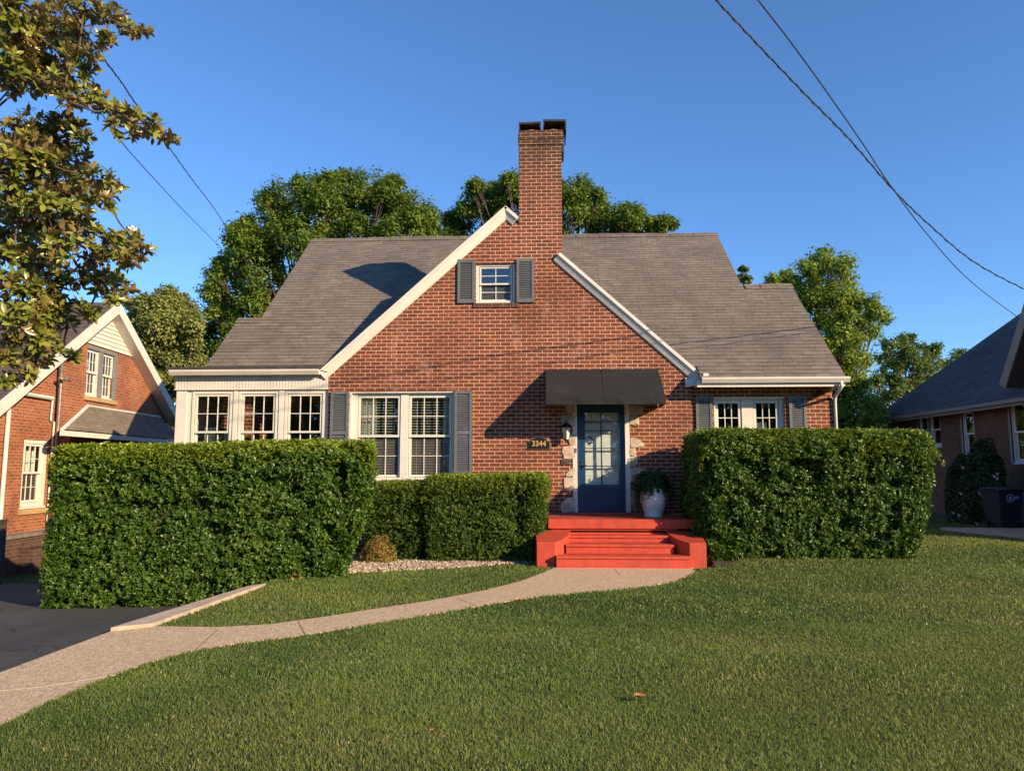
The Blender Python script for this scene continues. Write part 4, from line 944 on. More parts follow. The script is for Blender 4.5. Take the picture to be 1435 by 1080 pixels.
# ------------------------------------------------------------------ hedges
def hedge(name, label, p0, p1, th, zb0, zb1, zt0, zt1, n, leafL, mat, amp=.09, nfreq=4., seed=0., rnd_=.18, top_new_lit=.8, taper=.12, rfreq=1.1, gapd=.12, ci=.40, tl=0., tr=0., tf=.06):
    """box hedge from p0 to p1 (front face line), thickness th going back; leaves scattered in a clumpy shell"""
    p0, p1 = np.array(p0, float), np.array(p1, float); L_ = np.linalg.norm(p1-p0); t = (p1-p0)/L_; b_ = np.array([-t[1], t[0]])
    root = thing(name, label, 'hedge', (*((p0+p1)/2+b_*th/2), min(zb0, zb1)))
    Hm = (zt0+zt1)/2-(zb0+zb1)/2
    areas = np.array([L_*Hm*1.0, L_*Hm*.35, th*Hm, th*Hm, L_*th*1.15]); pf = areas/areas.sum()
    face = rng.choice(5, n, p=pf); a = rng.random(n); c = rng.random(n); h = rng.random(n)
    s = np.where(face == 2, 0., np.where(face == 3, 1., a)); q = np.where(face == 0, 0., np.where(face == 1, 1., np.where(face == 4, c, a)))
    hh = np.where(face == 4, 1., h)
    # box coords -> rounded
    def world(s, q, hh):
        lo_ = (1-hh)**1.6; s = s+(tl*(1-s)-tr*s)*lo_/L_; q = q+tf*(1-q)*lo_/th
        X_ = p0[0]+t[0]*s*L_+b_[0]*q*th; Y_ = p0[1]+t[1]*s*L_+b_[1]*q*th; zb = gz(X_, Y_); zt = zt0+(zt1-zt0)*s
        return np.stack([X_, Y_, zb+(zt-zb)*hh], 1)
    P0 = world(s, q, hh)
    nrm = np.zeros((n, 3)); nrm[face == 0] = [-b_[0], -b_[1], 0]; nrm[face == 1] = [b_[0], b_[1], 0]; nrm[face == 2] = [-t[0], -t[1], 0]; nrm[face == 3] = [t[0], t[1], 0]; nrm[face == 4] = [0, 0, 1]
    # round off edges: distances to box edges
    ds = np.minimum(s, 1-s)*L_; dq = np.minimum(q, 1-q)*th; dh = (1-hh)*Hm
    def rnd1(d): x_ = np.clip(1-d/rnd_, 0, 1); return rnd_*(1-np.sqrt(np.clip(1-x_*x_, 0, 1)))
    ins = np.where(face == 4, rnd1(ds)+rnd1(dq), np.where((face == 0) | (face == 1), rnd1(ds)+rnd1(dh), rnd1(dq)+rnd1(dh)))
    cl = vnoise(P0, nfreq, seed)*.6+vnoise(P0, nfreq*2.3, seed+9)*.4
    big = vnoise(P0, rfreq, seed+4)
    gap = sstep((vnoise(P0*[1, 1, 1.25], nfreq*1.15, seed+14)-.53)/.2)
    disp = amp*1.5*(cl-.5)+amp*2.4*(big-.5)-ins-gapd*gap
    disp = np.where(face == 4, amp*.8*(cl-.5)+amp*.4*(big-.5)-ins, disp)+np.where(rng.random(n) < .012, rng.uniform(.02, .06, n), 0)
    low = np.clip(1-hh*Hm/.3, 0, 1); disp = disp-np.where(face == 4, 0, low*.10*rng.random(n))
    depth = rng.random(n)**1.4*.22
    C = P0+nrm*(disp-depth)[:, None]
    # each point is a sprig carrying a whorl of leaves
    m = 7; sax = unit(nrm*.7+np.array([0, 0, .55])+rng.normal(0, .4, (n, 3)))
    rp_ = lambda q: np.repeat(q, m, 0)
    side = unit(np.cross(rp_(sax), rdir(n*m))); fl_ = rng.uniform(.1, 1.0, (n*m, 1))
    Tt = unit(side*1.0+rp_(sax)*fl_); Nn = unit(rp_(sax)*1.0-side*fl_*.8+rng.normal(0, .25, (n*m, 3)))
    sz = leafL*(.7+.6*rng.random(n*m))
    C = rp_(C)+Tt*(sz*.55)[:, None]+rp_(sax)*rng.uniform(-.02, .03, (n*m, 1))
    cl, hh, face, depth, s = map(rp_, (cl, hh, face, depth, s)); n = n*m
    gzr = gz(C[:, 0], C[:, 1]); C[:, 2] = np.maximum(C[:, 2], gzr+.012)
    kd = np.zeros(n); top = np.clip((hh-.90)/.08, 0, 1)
    kd = np.clip(np.where(face == 4, top_new_lit*(.5+.5*rng.random(n)), top*top_new_lit*rng.random(n)**.7), 0, 1)  # top leaves yellower: young shoots, plus sunlight painted into the colour
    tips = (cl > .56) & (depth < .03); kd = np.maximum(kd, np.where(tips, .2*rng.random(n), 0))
    kd = np.where(rng.random(n) < .0012, 2., kd)
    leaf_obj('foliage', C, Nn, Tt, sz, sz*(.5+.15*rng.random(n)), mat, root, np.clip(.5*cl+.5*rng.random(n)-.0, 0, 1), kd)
    core = MB(); i_ = ci; it_ = .22
    def cw(s_, q_, z_): zb = zb0+(zb1-zb0)*s_-.2; zt = zt0+(zt1-zt0)*s_; xy = p0+t*(s_*L_)+b_*(q_*th); return (xy[0], xy[1], zb+.04+(zt-it_-zb-.04)*z_)
    s0, s1, q0, q1 = i_/L_, 1-i_/L_, i_/th, 1-i_/th
    s0b, s1b = s0+max(tl, 0)/L_, s1-max(tr, 0)/L_
    core.hexa([cw(s0b, q0, 0), cw(s1b, q0, 0), cw(s1b, q1, 0), cw(s0b, q1, 0), cw(s0, q0, 1), cw(s1, q0, 1), cw(s1, q1, 1), cw(s0, q1, 1)])
    obj('branches', core, 'hedge_core', root)
    return root
zz = lambda u, v, Y: AY(u, v, Y)
HL0 = AY(62, 700, 9.85); HL1 = AY(525, 700, 10.95)
hedge('hedge', 'tall glossy clipped hedge along the edge of asphalt driveway', (HL0[0], 9.85), (HL1[0], 10.95), 1.35, float(gz(-6, 10.1)), .0, AY(64, 627, 10.4)[2], AY(528, 619, 11.5)[2], 33000, .042, 'hedge', amp=.10, nfreq=4.0, seed=2., top_new_lit=.85, ci=.31, gapd=.16, tl=-.05, tr=.38, tf=.0, rnd_=.2)
HR0 = AY(984, 700, 12.2); HR1 = AY(1322, 700, 12.4)
hedge('hedge', 'large glossy clipped hedge standing right of the red steps', (HR0[0], 12.2), (HR1[0], 12.3), 1.8, 0.1, 0.1, AY(960, 602, 12.6)[2], AY(1320, 604, 12.7)[2], 38000, .041, 'hedge', amp=.085, nfreq=4.2, seed=5., top_new_lit=.6, rnd_=.36, gapd=.15, tl=.0, tr=.32, tf=.1)
HM0 = AY(588, 700, 12.55); HM1 = AY(771, 700, 12.55)
mh = thing
hedge('hedge', 'low dense clipped hedge under the double window beside red steps', (HM0[0]+.02, 12.55), (HM1[0]-.02, 12.52), 1.1, 0., 0., AY(600, 667, 12.95)[2], AY(760, 663, 12.95)[2], 21000, .028, 'hedge_small', amp=.05, nfreq=5.5, seed=8., gapd=.10, ci=.24, tr=.12, tl=.05, tf=.05, top_new_lit=.85, rnd_=.22)
HK0 = AY(508, 700, 12.65)
hedge('hedge', 'shorter dark clipped hedge between tall left hedge and low middle hedge', (HK0[0], 12.68), (HM0[0]+.05, 12.64), 1.0, 0., 0., AY(520, 676, 13.05)[2], AY(590, 674, 13.05)[2], 9500, .028, 'hedge_small', amp=.05, nfreq=5.5, seed=13., gapd=.10, ci=.22, top_new_lit=.6, rnd_=.14)
def bush(name, label, c, rad, n, leafL, mat, cat='shrub', kinds=None, seed=0., flowers=0, lump=.25):
    root = thing(name, label, cat, (c[0], c[1], c[2]))
    d = rdir(n); d[:, 2] = np.abs(d[:, 2])*1.0-.12*rng.random(n); d = unit(d)
    cl = vnoise(d*1.0+5, 3.2, seed); r_ = (1-lump*1.1*(1-cl)-.28*rng.random(n)**2)
    C = np.array(c)+d*np.array(rad)*r_[:, None]; C[:, 2] = np.maximum(C[:, 2], c[2]+.01)
    kd = np.zeros(n) if kinds is None else kinds(n)
    sz = leafL*(.7+.6*rng.random(n))
    leaf_obj('foliage', C, unit(d*.7+[0, 0, .5]+rng.normal(0, .6, (n, 3))), unit(d*.6+rng.normal(0, .8, (n, 3))), sz, sz*.5, mat, root, None, kd)
    tw = MB()
    for k in range(16):
        e = rdir(1)[0]; e[2] = abs(e[2])+.3; e = e/np.linalg.norm(e); b_ = np.array(c)+[random.uniform(-.06, .06), random.uniform(-.06, .06), .0]
        tw.tube([b_, b_+e*np.array(rad)*.4+[0, 0, .05], b_+e*np.array(rad)*.85], [.012, .008, .004], 5)
    obj('stem', tw, 'twig', root)
    if flowers:
        for k in range(flowers):
            fm = MB(); e = rdir(1)[0]; e = np.array([-abs(e[0])*.6, -abs(e[1]), e[2]*.5+.1]); e /= np.linalg.norm(e); p = np.array(c)+e*np.array(rad)*1.0+[0, 0, rad[2]*.1]
            for j in range(5):
                t = j*1.2566; dd = np.array([math.cos(t), -.3, math.sin(t)]); fm.quad(p, p+dd*.035+[.012, 0, .012], p+dd*.06, p+dd*.035-[.012, 0, .012])
            obj('flower', fm, 'petal', root)
    return root
sc_ = GZ(526, 790)
bush('barberry_shrub', 'small rust and yellow shrub on the gravel between the two left hedges', (sc_[0]+.02, sc_[1]+.12, 0), (.33, .30, .52), 5200, .036, 'rust_leaf', kinds=lambda n: np.where(rng.random(n) < .25, 1., np.where(rng.random(n) < .3, 2., 0.)), seed=3.)
gx0_ = GZ(985, 787)
# stone edging by the right cheek
em = MB()
for k in range(4):
    p = GZ(1000+k*9, 789-k*1.2); sx, sy, sz_ = random.uniform(.05, .08), random.uniform(.05, .07), random.uniform(.04, .06)
    em.add(iv*(1+rng.normal(0, .1, (len(iv), 1)))*[sx, sy, sz_]+[p[0], p[1]+.1, .02+float(swell(p[0], p[1]))], if_)
    tag(obj('edging_stone', em, 'stone', None, True), 'small rounded edging stone at foot of right hedge by steps', 'stone', 'edging stones by the steps'); em = MB()

# ------------------------------------------------------------------ trees
def tree(name, label, Y, lobes, leafL, mat, trunk_px, trunk_r, density=1., cat='tree', zbase=0., spread=1., seed=0, jit=.5, aspect=.55, bright=None, clump=.20, soft=False):
    base = AY(trunk_px[0], 660, Y); base[2] = zbase
    root = thing(name, label, cat, base); r0 = random.Random(seed)
    Cs = []; Ns = []; Ts = []; Ss = []; Rn = []
    wood = MB(); top = AY(*trunk_px, Y)
    wood.tube([base, base*.6+top*.4+[.15, 0, 0], top], [trunk_r, trunk_r*.75, trunk_r*.4], 10)
    lobes = list(lobes)+[(u+rp*.75*math.cos(q), v-rp*.75*abs(math.sin(q)), rp*.33) for (u, v, rp) in lobes if rp > 15 for q in (r0.uniform(0, 3.14), r0.uniform(0, 3.14))]
    for (u, v, rp) in lobes:
        yy = Y+r0.uniform(-jit, jit)*3; c = AY(u, v, yy); rad = rp*Y/FPX*spread
        m0 = .25+.75*r0.random(); s_ = base*(1-.9*m0)+top*(.9*m0) if c[2] > top[2]*.4 else base*.6+top*.4
        midp = s_*.5+c*.5+np.array([r0.uniform(-.3, .3), r0.uniform(-.3, .3), -rad*.35])
        wood.tube([s_, midp, c], [trunk_r*.2, trunk_r*.12, trunk_r*.04], 6)
        nsub = int(10+20*rad*rad*density); sub = c+rdir(nsub)*rad*np.array([1, 1, .92])*(.35+.65*rng.random((nsub, 1))**.5)
        for k in range(min(nsub, 7)): wood.tube([c*.7+midp*.3, sub[k]], [trunk_r*.07, trunk_r*.03], 4, cap=False)
        per = max(12, int(52*density*(.10/leafL)**.9)); sr_ = clump*(.6+.4*rad)
        CC = np.repeat(sub, per, 0)+(rng.normal(0, 1, (nsub*per, 3))*np.array([.85, .85, .8]) if soft else rdir(nsub*per)*(rng.random((nsub*per, 1))**.5*1.8)*np.array([1, 1, .6]))*sr_; n = len(CC)
        Cs.append(CC); out = unit(CC-c)
        Ns.append(unit(out*.55+np.array([0, 0, .75])+rng.normal(0, .5, (n, 3)))); Ts.append(unit(out*.5+rng.normal(0, .8, (n, 3))-np.array([0, 0, .35])))
        Ss.append(leafL*(.65+.7*rng.random(n))); Rn.append(np.clip(np.repeat(rng.random(nsub), per)*.6+.4*rng.random(n), 0, 1))
    C, N_, T_, S_, R_ = map(np.concatenate, (Cs, Ns, Ts, Ss, Rn))
    leaf_obj('crown', C, N_, T_, S_, S_*aspect, mat, root, R_, None, fold=.12)
    obj('trunk', wood, 'bark', root, True)
    return root
T1 = [(400, 285, 42), (432, 268, 30), (455, 272, 34), (492, 262, 32), (520, 262, 32), (550, 275, 34), (580, 295, 34), (598, 312, 24), (600, 330, 20), (420, 325, 42), (470, 310, 42), (520, 305, 42), (560, 320, 38), (386, 300, 26), (345, 328, 28), (330, 325, 18), (352, 350, 34), (370, 385, 36), (325, 372, 26), (304, 380, 15), (300, 405, 18), (325, 415, 32), (350, 430, 34), (312, 450, 28), (290, 470, 22), (300, 500, 30), (330, 480, 34), (380, 340, 34), (262, 465, 12), (275, 500, 20), (262, 520, 18), (380, 430, 30), (450, 350, 40), (540, 350, 40)]
T1 = [(u, v+5, r*.93) for u, v, r in T1]
tree('maple_tree', 'large dark green maple rising behind the left half of house roof', 31, T1, .145, 'maple', (430, 420), .38, 1.6, seed=1, clump=.2, soft=True)
T2 = [(645, 310, 22), (662, 285, 24), (680, 272, 24), (700, 280, 26), (716, 262, 16), (724, 250, 10), (735, 275, 26), (690, 310, 32), (720, 320, 30), (640, 330, 16), (760, 280, 34), (800, 275, 24), (815, 262, 14), (800, 300, 32), (832, 290, 24), (842, 310, 28), (868, 305, 22), (885, 305, 16), (880, 325, 20), (905, 318, 16), (924, 316, 12), (940, 312, 7), (915, 330, 14), (770, 330, 34)]
tree('maple_tree', 'wide green maple directly behind the brick chimney', 33, T2, .145, 'maple', (770, 400), .36, 1.6, seed=2, soft=True)
T3 = [(1159, 360, 14), (1146, 366, 14), (1180, 370, 14), (1130, 372, 10), (1165, 385, 22), (1138, 392, 16), (1185, 392, 12), (1148, 410, 18), (1176, 412, 16), (1196, 418, 12), (1192, 432, 14), (1160, 435, 24), (1140, 430, 16), (1221, 424, 11), (1228, 437, 12), (1238, 445, 9), (1210, 446, 14), (1185, 460, 26), (1160, 470, 28), (1222, 462, 12), (1205, 485, 18), (1180, 495, 30), (1215, 505, 12), (1160, 520, 28), (1195, 525, 26), (1175, 550, 32), (1205, 555, 22), (1195, 585, 32), (1225, 575, 18), (1222, 598, 24), (1180, 600, 26), (1104, 384, 11), (1100, 395, 8), (1083, 393, 7), (1115, 395, 9), (1090, 400, 7), (1125, 410, 12)]
tree('ash_tree', 'tall bright yellow green tree just right of house roof', 30, T3, .14, 'ash', (1180, 480), .20, 1.1, seed=3, clump=.20, soft=True)
T4 = [(1246, 482, 10), (1240, 500, 14), (1262, 480, 11), (1271, 474, 11), (1280, 488, 14), (1262, 500, 16), (1248, 520, 16), (1290, 505, 15), (1306, 492, 10), (1313, 488, 7), (1305, 508, 13), (1275, 520, 20), (1240, 540, 18), (1265, 545, 20), (1295, 528, 14), (1258, 565, 22), (1285, 550, 18), (1235, 565, 18), (1250, 590, 24), (1280, 580, 20)]
tree('locust_tree', 'dull green loose tree further back between house and right neighbour', 38, T4, .17, 'locust', (1262, 540), .2, 1.0, seed=4, clump=.17, soft=True)
T5 = [(1335, 502, 10), (1346, 496, 8), (1322, 512, 10), (1340, 515, 14), (1358, 502, 6), (1318, 530, 14), (1345, 530, 16), (1300, 545, 16), (1368, 515, 9), (1330, 550, 18)]
tree('locust_tree', 'small distant tree peeping over the slate roof on the right', 46, T5, .20, 'locust', (1340, 560), .2, .9, seed=5, clump=.2, soft=True)
T6 = [(215, 432, 20), (235, 424, 18), (200, 450, 20), (255, 436, 18), (225, 455, 26), (255, 460, 24), (200, 475, 20), (235, 490, 26), (215, 510, 24), (262, 490, 20), (250, 520, 24), (275, 455, 14), (190, 430, 14), (280, 520, 16), (235, 540, 24), (265, 550, 20)]
tree('flowering_tree', 'pale yellowish tree between left neighbour gable and dark maple', 27, T6, .13, 'pale_leaf', (235, 500), .2, 2.1, seed=6, clump=.2, soft=True)
T7 = [(1042, 378, 5), (1037, 388, 8), (1046, 392, 6), (1030, 395, 8)]
tree('locust_tree', 'little tip of dark foliage showing at the step in the right roof line', 36, T7, .16, 'locust', (1035, 420), .15, 1., seed=7, clump=.14)

def woods(n, y_, h0, h1, label, dirn, lf, seed):
    wx = rng.uniform(-75, 75, n); q = np.stack([wx, 0*wx, 0*wx], 1); wh = h0+h1*vnoise(q, .13, seed)+.35*h1*vnoise(q, .5, seed+5)
    tt = rng.random(n)**.7; C = np.stack([wx, y_+rng.normal(0, 1.2, n)+3*(1-tt)*rng.normal(0, .6, n), wh*tt*(1-.12*rng.random(n))], 1)
    sz = lf*(.6+.8*rng.random(n)); o = leaf_obj('far_woods', C, unit(rng.normal(0, .6, (n, 3))+[0, dirn*.5, .6]), rdir(n), sz, sz*.6, 'locust', None); o['kind'] = 'stuff'
    tag(o, label, 'woods')
woods(70000, 52, 3.6, 2.6, 'low band of distant woods behind all the houses', -1, .42, 3.)
woods(45000, -50, 8.5, 4.5, 'band of woods across the street, mirrored in the window panes', 1, .8, 11.)
# ------------------------------------------------------------------ magnolia
def magnolia():
    Y0 = 9.6
    L_ = [(20, 20, 42), (75, 40, 40), (108, 88, 26), (60, 95, 38), (15, 95, 40), (118, 12, 20), (135, 18, 9), (152, 24, 9), (165, 25, 12), (182, 38, 13), (196, 46, 7), (150, 56, 10), (125, 72, 9), (40, 60, 36), (95, 60, 24),
          (92, 118, 22), (62, 118, 20), (20, 118, 24), (100, 145, 14), (128, 140, 14), (148, 150, 15), (168, 158, 14), (182, 165, 18), (205, 175, 15), (222, 188, 12), (236, 193, 7), (160, 180, 10), (185, 185, 12), (130, 128, 10),
          (22, 185, 26), (60, 182, 28), (90, 178, 24), (112, 190, 13), (45, 220, 34), (90, 215, 26), (15, 235, 34), (108, 222, 14), (75, 250, 34), (112, 252, 20), (138, 248, 16), (158, 258, 13), (150, 280, 16), (128, 275, 22), (30, 275, 40), (85, 290, 36), (60, 315, 36), (20, 330, 36),
          (118, 320, 20), (145, 335, 16), (165, 340, 14), (182, 345, 13), (184, 333, 9), (198, 355, 11), (188, 370, 13), (160, 362, 18), (130, 355, 22), (95, 350, 28), (55, 365, 32), (15, 375, 32), (75, 400, 28), (110, 390, 22), (140, 390, 16), (160, 398, 14), (178, 408, 9), (165, 425, 9), (135, 412, 14), (35, 410, 32), (90, 430, 22), (120, 436, 14), (132, 440, 9), (20, 445, 26), (60, 445, 24), (95, 455, 12), (60, 475, 20), (25, 480, 26), (85, 492, 12), (100, 500, 7), (50, 500, 18), (15, 510, 18), (35, 525, 10), (10, 530, 8)]
    for q in range(60): L_.append((random.uniform(-230, -20), random.uniform(-120, 480), random.uniform(30, 48)))
    for q in range(16): L_.append((random.uniform(-150, 110), random.uniform(-160, -25), random.uniform(28, 42)))
    base = np.array([-9.6, 9.9, float(gz(-9.6, 9.9))]); root = thing('magnolia_tree', 'big leathery leaved magnolia with rusty leaf undersides hanging over the driveway', 'tree', base)
    wood = MB(); trunk = [base, base+[.1, 0, 2.], base+[.0, .1, 4.2], base+[.15, 0, 6.5], base+[.0, 0, 8.6]]
    wood.tube(trunk, [.27, .22, .18, .13, .06], 12)
    def tp(z):
        z = min(max(z, .5), 8.3); zs_ = [p[2] for p in trunk]
        for a_, b_ in zip(trunk[:-1], trunk[1:]):
            if a_[2] <= z <= b_[2]: t = (z-a_[2])/(b_[2]-a_[2]); return a_*(1-t)+b_*t
        return trunk[-1]
    Cc, Ax, Ln, Kd, Rn = [], [], [], [], []
    limbs = []
    for (u, v, rp) in L_:
        onf = u > -15
        yy = Y0+random.uniform(-.7, .7) if rp < 25 else Y0+random.uniform(-1.0, 1.0)
        c = AY(u, v, yy); rad = rp*Y0/FPX
        limbs.append(c)
        s_ = tp(c[2]-1.0-.25*np.linalg.norm(c[:2]-base[:2])); mid = s_*.5+c*.5+np.array([random.uniform(-.15, .15), random.uniform(-.15, .15), -.12])
        near = [q for q in limbs[:-1] if 0 < np.linalg.norm(q-c) < 1.1 and q[0] < c[0]-.03]
        if near: q = min(near, key=lambda q: np.linalg.norm(q-c)); wood.tube([q, (q+c)/2+[0, 0, -.05], c], [.016, .012, .008], 6)
        else: wood.tube([s_, mid, c], [.04, .022, .009], 7)
        nr = max(5, int((rp/5.6)**2*(1.0 if onf else .35)))
        for k in range(nr):
            d = rdir(1)[0]; p = c+d*rad*random.random()**.45*np.array([1, 1, .9])
            ax = d*.55+np.array([random.uniform(-.3, .3), random.uniform(-.3, .3), .5]); ax /= np.linalg.norm(ax)
            wood.tube([c*.35+p*.65-ax*.06, p], [.006, .004], 4, cap=False)
            nl = random.randint(7, 11)
            a_ = np.cross(ax, [.3, .5, .8]); a_ /= np.linalg.norm(a_); b_ = np.cross(ax, a_)
            ph = random.uniform(0, 6.28); young = random.random() < .42
            for j in range(nl):
                t = ph+j*2.4; el_ = random.uniform(.15, 1.0)*(1.15 if j < nl*.6 else .55)
                dirv = (a_*math.cos(t)+b_*math.sin(t))*math.cos(1.35-el_)+ax*math.sin(1.35-el_)
                if j < nl*.6: dirv = (a_*math.cos(t)+b_*math.sin(t))*math.cos(el_*.6-.1)+ax*math.sin(el_*.6-.1)
                Cc.append(p+ax*random.uniform(-.02, .05)); Ax.append(dirv/np.linalg.norm(dirv)); Nq = ax
                Ln.append((random.uniform(.095, .16), Nq)); Rn.append(random.random())
                rr = random.random(); Kd.append(2. if rr < .015 else (random.uniform(.3, 1.) if young else random.uniform(0, .2)))
    Cc = np.array(Cc); T_ = np.array(Ax); L2 = np.array([q[0] for q in Ln]); N_ = np.array([q[1] for q in Ln]); n = len(Cc)
    N_ = unit(N_+rng.normal(0, .35, (n, 3))); T_ = unit(T_-0*N_); N_ = unit(N_-T_*np.sum(N_*T_, 1, keepdims=True)); B_ = np.cross(N_, T_)
    W_ = L2*(.36+.1*rng.random(n)); droop = L2*(.06+.22*rng.random(n)); cup = .16
    st_ = [(.0, .06), (.22, .72), (.5, 1.), (.76, .78), (1., .0)]
    Vs = []
    for (t, wv) in st_:
        mid = Cc+T_*(L2*t)[:, None]-N_*(droop*t*t)[:, None]
        if t in (0., 1.): Vs.append(mid)
        else:
            Vs.append(mid+B_*(W_*wv/2)[:, None]+N_*(W_*wv*cup)[:, None]); Vs.append(mid); Vs.append(mid-B_*(W_*wv/2)[:, None]+N_*(W_*wv*cup)[:, None])
    V = np.stack(Vs, 1); m = V.shape[1]; V = V.reshape(-1, 3); i = np.arange(n)[:, None]*m
    tri = [(0, 2, 1), (0, 3, 2)]
    for r_ in (1, 4):
        for s in (0, 1): tri += [(r_+s, r_+s+1, r_+s+4), (r_+s, r_+s+4, r_+s+3)]
    tri += [(7, 8, 10), (8, 9, 10)]
    F_ = np.concatenate([i+list(t) for t in tri], 1).reshape(-1, 3)
    # make the face normals follow the upper side
    a_, b_, c_ = V[F_[:, 0]], V[F_[:, 1]], V[F_[:, 2]]; fn = np.cross(b_-a_, c_-a_); nn = np.repeat(N_, len(tri), 0); flip = np.sum(fn*nn, 1) < 0
    F_[flip] = F_[flip][:, ::-1]
    npmesh('crown', V, F_, 'magnolia', root, {'rnd': np.repeat(np.array(Rn), m), 'kind': np.repeat(np.array(Kd), m)}, smooth=True)
    obj('trunk', wood, 'twig', root, True)
    fm = MB(); fc = AY(184, 324, Y0)
    for ring, (rr, tilt, nn_) in enumerate(((.07, .35, 6), (.05, .9, 5))):
        for k in range(nn_):
            t = k*6.283/nn_+ring*.5; d = np.array([math.cos(t), math.sin(t), 0]); s = np.cross(d, [0, 0, 1]); u_ = np.array([0, 0, 1.])
            p1 = fc+d*.02; p2 = fc+d*(rr*math.cos(tilt))+u_*(rr*math.sin(tilt)); p3 = fc+d*(rr*1.1*math.cos(tilt))+u_*(rr*1.5*math.sin(tilt)+.02)
            fm.quad(p1, p2+s*.035, p3); fm.quad(p1, p3, p2-s*.035)
    obj('flower', fm, 'petal', root)
magnolia()

# ------------------------------------------------------------------ left neighbour
th = R(4.3)
LF = Frame((-11.9, 15., 0), (-math.sin(th), math.cos(th), 0), (math.cos(th), math.sin(th), 0))
ln_h = thing('brick_house', 'orange brick house on the left with white siding in its side gable', 'house', (-15, 19, -.4))
pkL = LF.px(166, 424, .3); rR = LF.px(248, 578, .3); rLf = LF.px(0, 562, .3)
mA = (pkL[1]-rLf[1])/(pkL[0]-rLf[0]); mB_ = (rR[1]-pkL[1])/(rR[0]-pkL[0])
eaL = pkL[0]-7.2; zL = pkL[1]+mA*(eaL-pkL[0])
eaR = rR[0]+.35; zR = pkL[1]+mB_*(eaR-pkL[0])
def ltop(a): return min(pkL[1]+mA*(a-pkL[0]), pkL[1]+mB_*(a-pkL[0]))-.2
wu = [LF.px(121, 520), LF.px(161, 520)]; wz1 = LF.px(141, 492)[1]; wz0 = LF.px(141, 558)[1]
LW1 = (wu[0][0], wu[1][0], wz0, wz1)
lw = [LF.px(31, 660), LF.px(65, 660)]; LW2 = (lw[0][0], lw[1][0], LF.px(48, 709)[1], LF.px(48, 616)[1])
wall(LF, eaL+.5, eaR-.45, -.8, ltop, [LW1, LW2], 'brick_left', 'brick_wall', ln_h, extra=[pkL[0]])
m_ = (LW1[0]+LW1[1])/2
window(LF, ln_h, [(LW1[0]+.03, m_-.11), (m_+.11, LW1[1]-.03)], LW1[2]+.04, LW1[3]-.03, -.03, nc=3, nr=2, outer=(LW1[0], LW1[0]+.001, LW1[2], LW1[3]), fw=.06, sill=False, blind=[('curtain', LW1[0]+.03, m_-.1, LW1[2], LW1[3], -.3)])
gm2 = MB(); gm2.fbox(LF, m_-.11, m_+.11, -.09, -.005, LW1[2], LW1[3]); gm2.fbox(LF, LW1[0]-.04, LW1[1]+.06, -.06, .012, LW1[3]-.02, LW1[3]+.06); gm2.fbox(LF, LW1[1]-.02, LW1[1]+.10, -.05, .012, LW1[2]-.02, LW1[3]-.02); obj('mullion', gm2, 'grey_trim', ln_h)
window(LF, ln_h, [(LW2[0]+.07, LW2[1]-.15)], LW2[2]+.09, LW2[3]-.09, -.02, nc=3, nr=2, outer=LW2, fw=.05, sill=True, blind=[('curtain', LW2[0]+.1, LW2[1]-.1, LW2[2]+.8, LW2[3], -.25)])
for (a0, a1, z1_) in ((LW1[0]-.05, LW1[1]+.15, LW1[2]-.005), (LW2[0]-.06, LW2[1]+.04, LW2[2]-.06)):
    sb = MB(); sb.fbox(LF, a0, a1, .002, .05, z1_-.11, z1_); obj('window_sill', sb, 'sill_yellow', ln_h)
# siding in the gable tip
q0, q1 = LF.px(118, 479, .03), LF.px(197, 503, .03); sdz = (q0[1]+q1[1])/2
sd = MB(); z = sdz
while z < pkL[1]-.45:
    zt_ = z+.115
    a0 = pkL[0]+(z+.22-pkL[1])/mA; a1 = pkL[0]+(z+.22-pkL[1])/mB_; b0_ = pkL[0]+(zt_+.22-pkL[1])/mA; b1_ = pkL[0]+(zt_+.22-pkL[1])/mB_
    sd.add([LF.P(a0, .045, z), LF.P(a1, .045, z), LF.P(b1_, .02, zt_), LF.P(b0_, .02, zt_), LF.P(a0, .002, z), LF.P(a1, .002, z)], [(0, 1, 2, 3), (0, 4, 5, 1)]); z = zt_
obj('siding', sd, 'white', ln_h)
# roof slabs and rakes
lr = MB()
def lslab(p, q, d0=.33, d1=-8.5, t=.1): lr.prism([LF.P(p[0], d0, p[1]), LF.P(q[0], d0, q[1]), LF.P(q[0], d1, q[1]), LF.P(p[0], d1, p[1])], (0, 0, -t))
lslab((eaL, zL), pkL); lslab((pkL[0]+.002, pkL[1]), (eaR, zR)); lroof = obj('roof', lr, 'shingle_left', ln_h)
def lrake(p, q, w_=.26):
    mb = MB(); p, q = np.array(p), np.array(q); t = (q-p)/np.linalg.norm(q-p); n_ = np.array([t[1], -t[0]]); n_ = n_ if n_[1] < 0 else -n_
    def pt(b_, k, d): r_ = b_+n_*k; return LF.P(r_[0], d, r_[1])
    mb.hexa([pt(p, w_, .30), pt(q, w_, .30), pt(q, w_, .34), pt(p, w_, .34), pt(p, -.01, .30), pt(q, -.01, .30), pt(q, -.01, .345), pt(p, -.01, .345)])
    mb.hexa([pt(p, w_, .002), pt(q, w_, .002), pt(q, w_, .299), pt(p, w_, .299), pt(p, w_-.03, .002), pt(q, w_-.03, .002), pt(q, w_-.03, .299), pt(p, w_-.03, .299)])
    obj('rake_board', mb, 'white', ln_h)
lrake((eaL, zL), pkL); lrake(pkL, (eaR, zR))
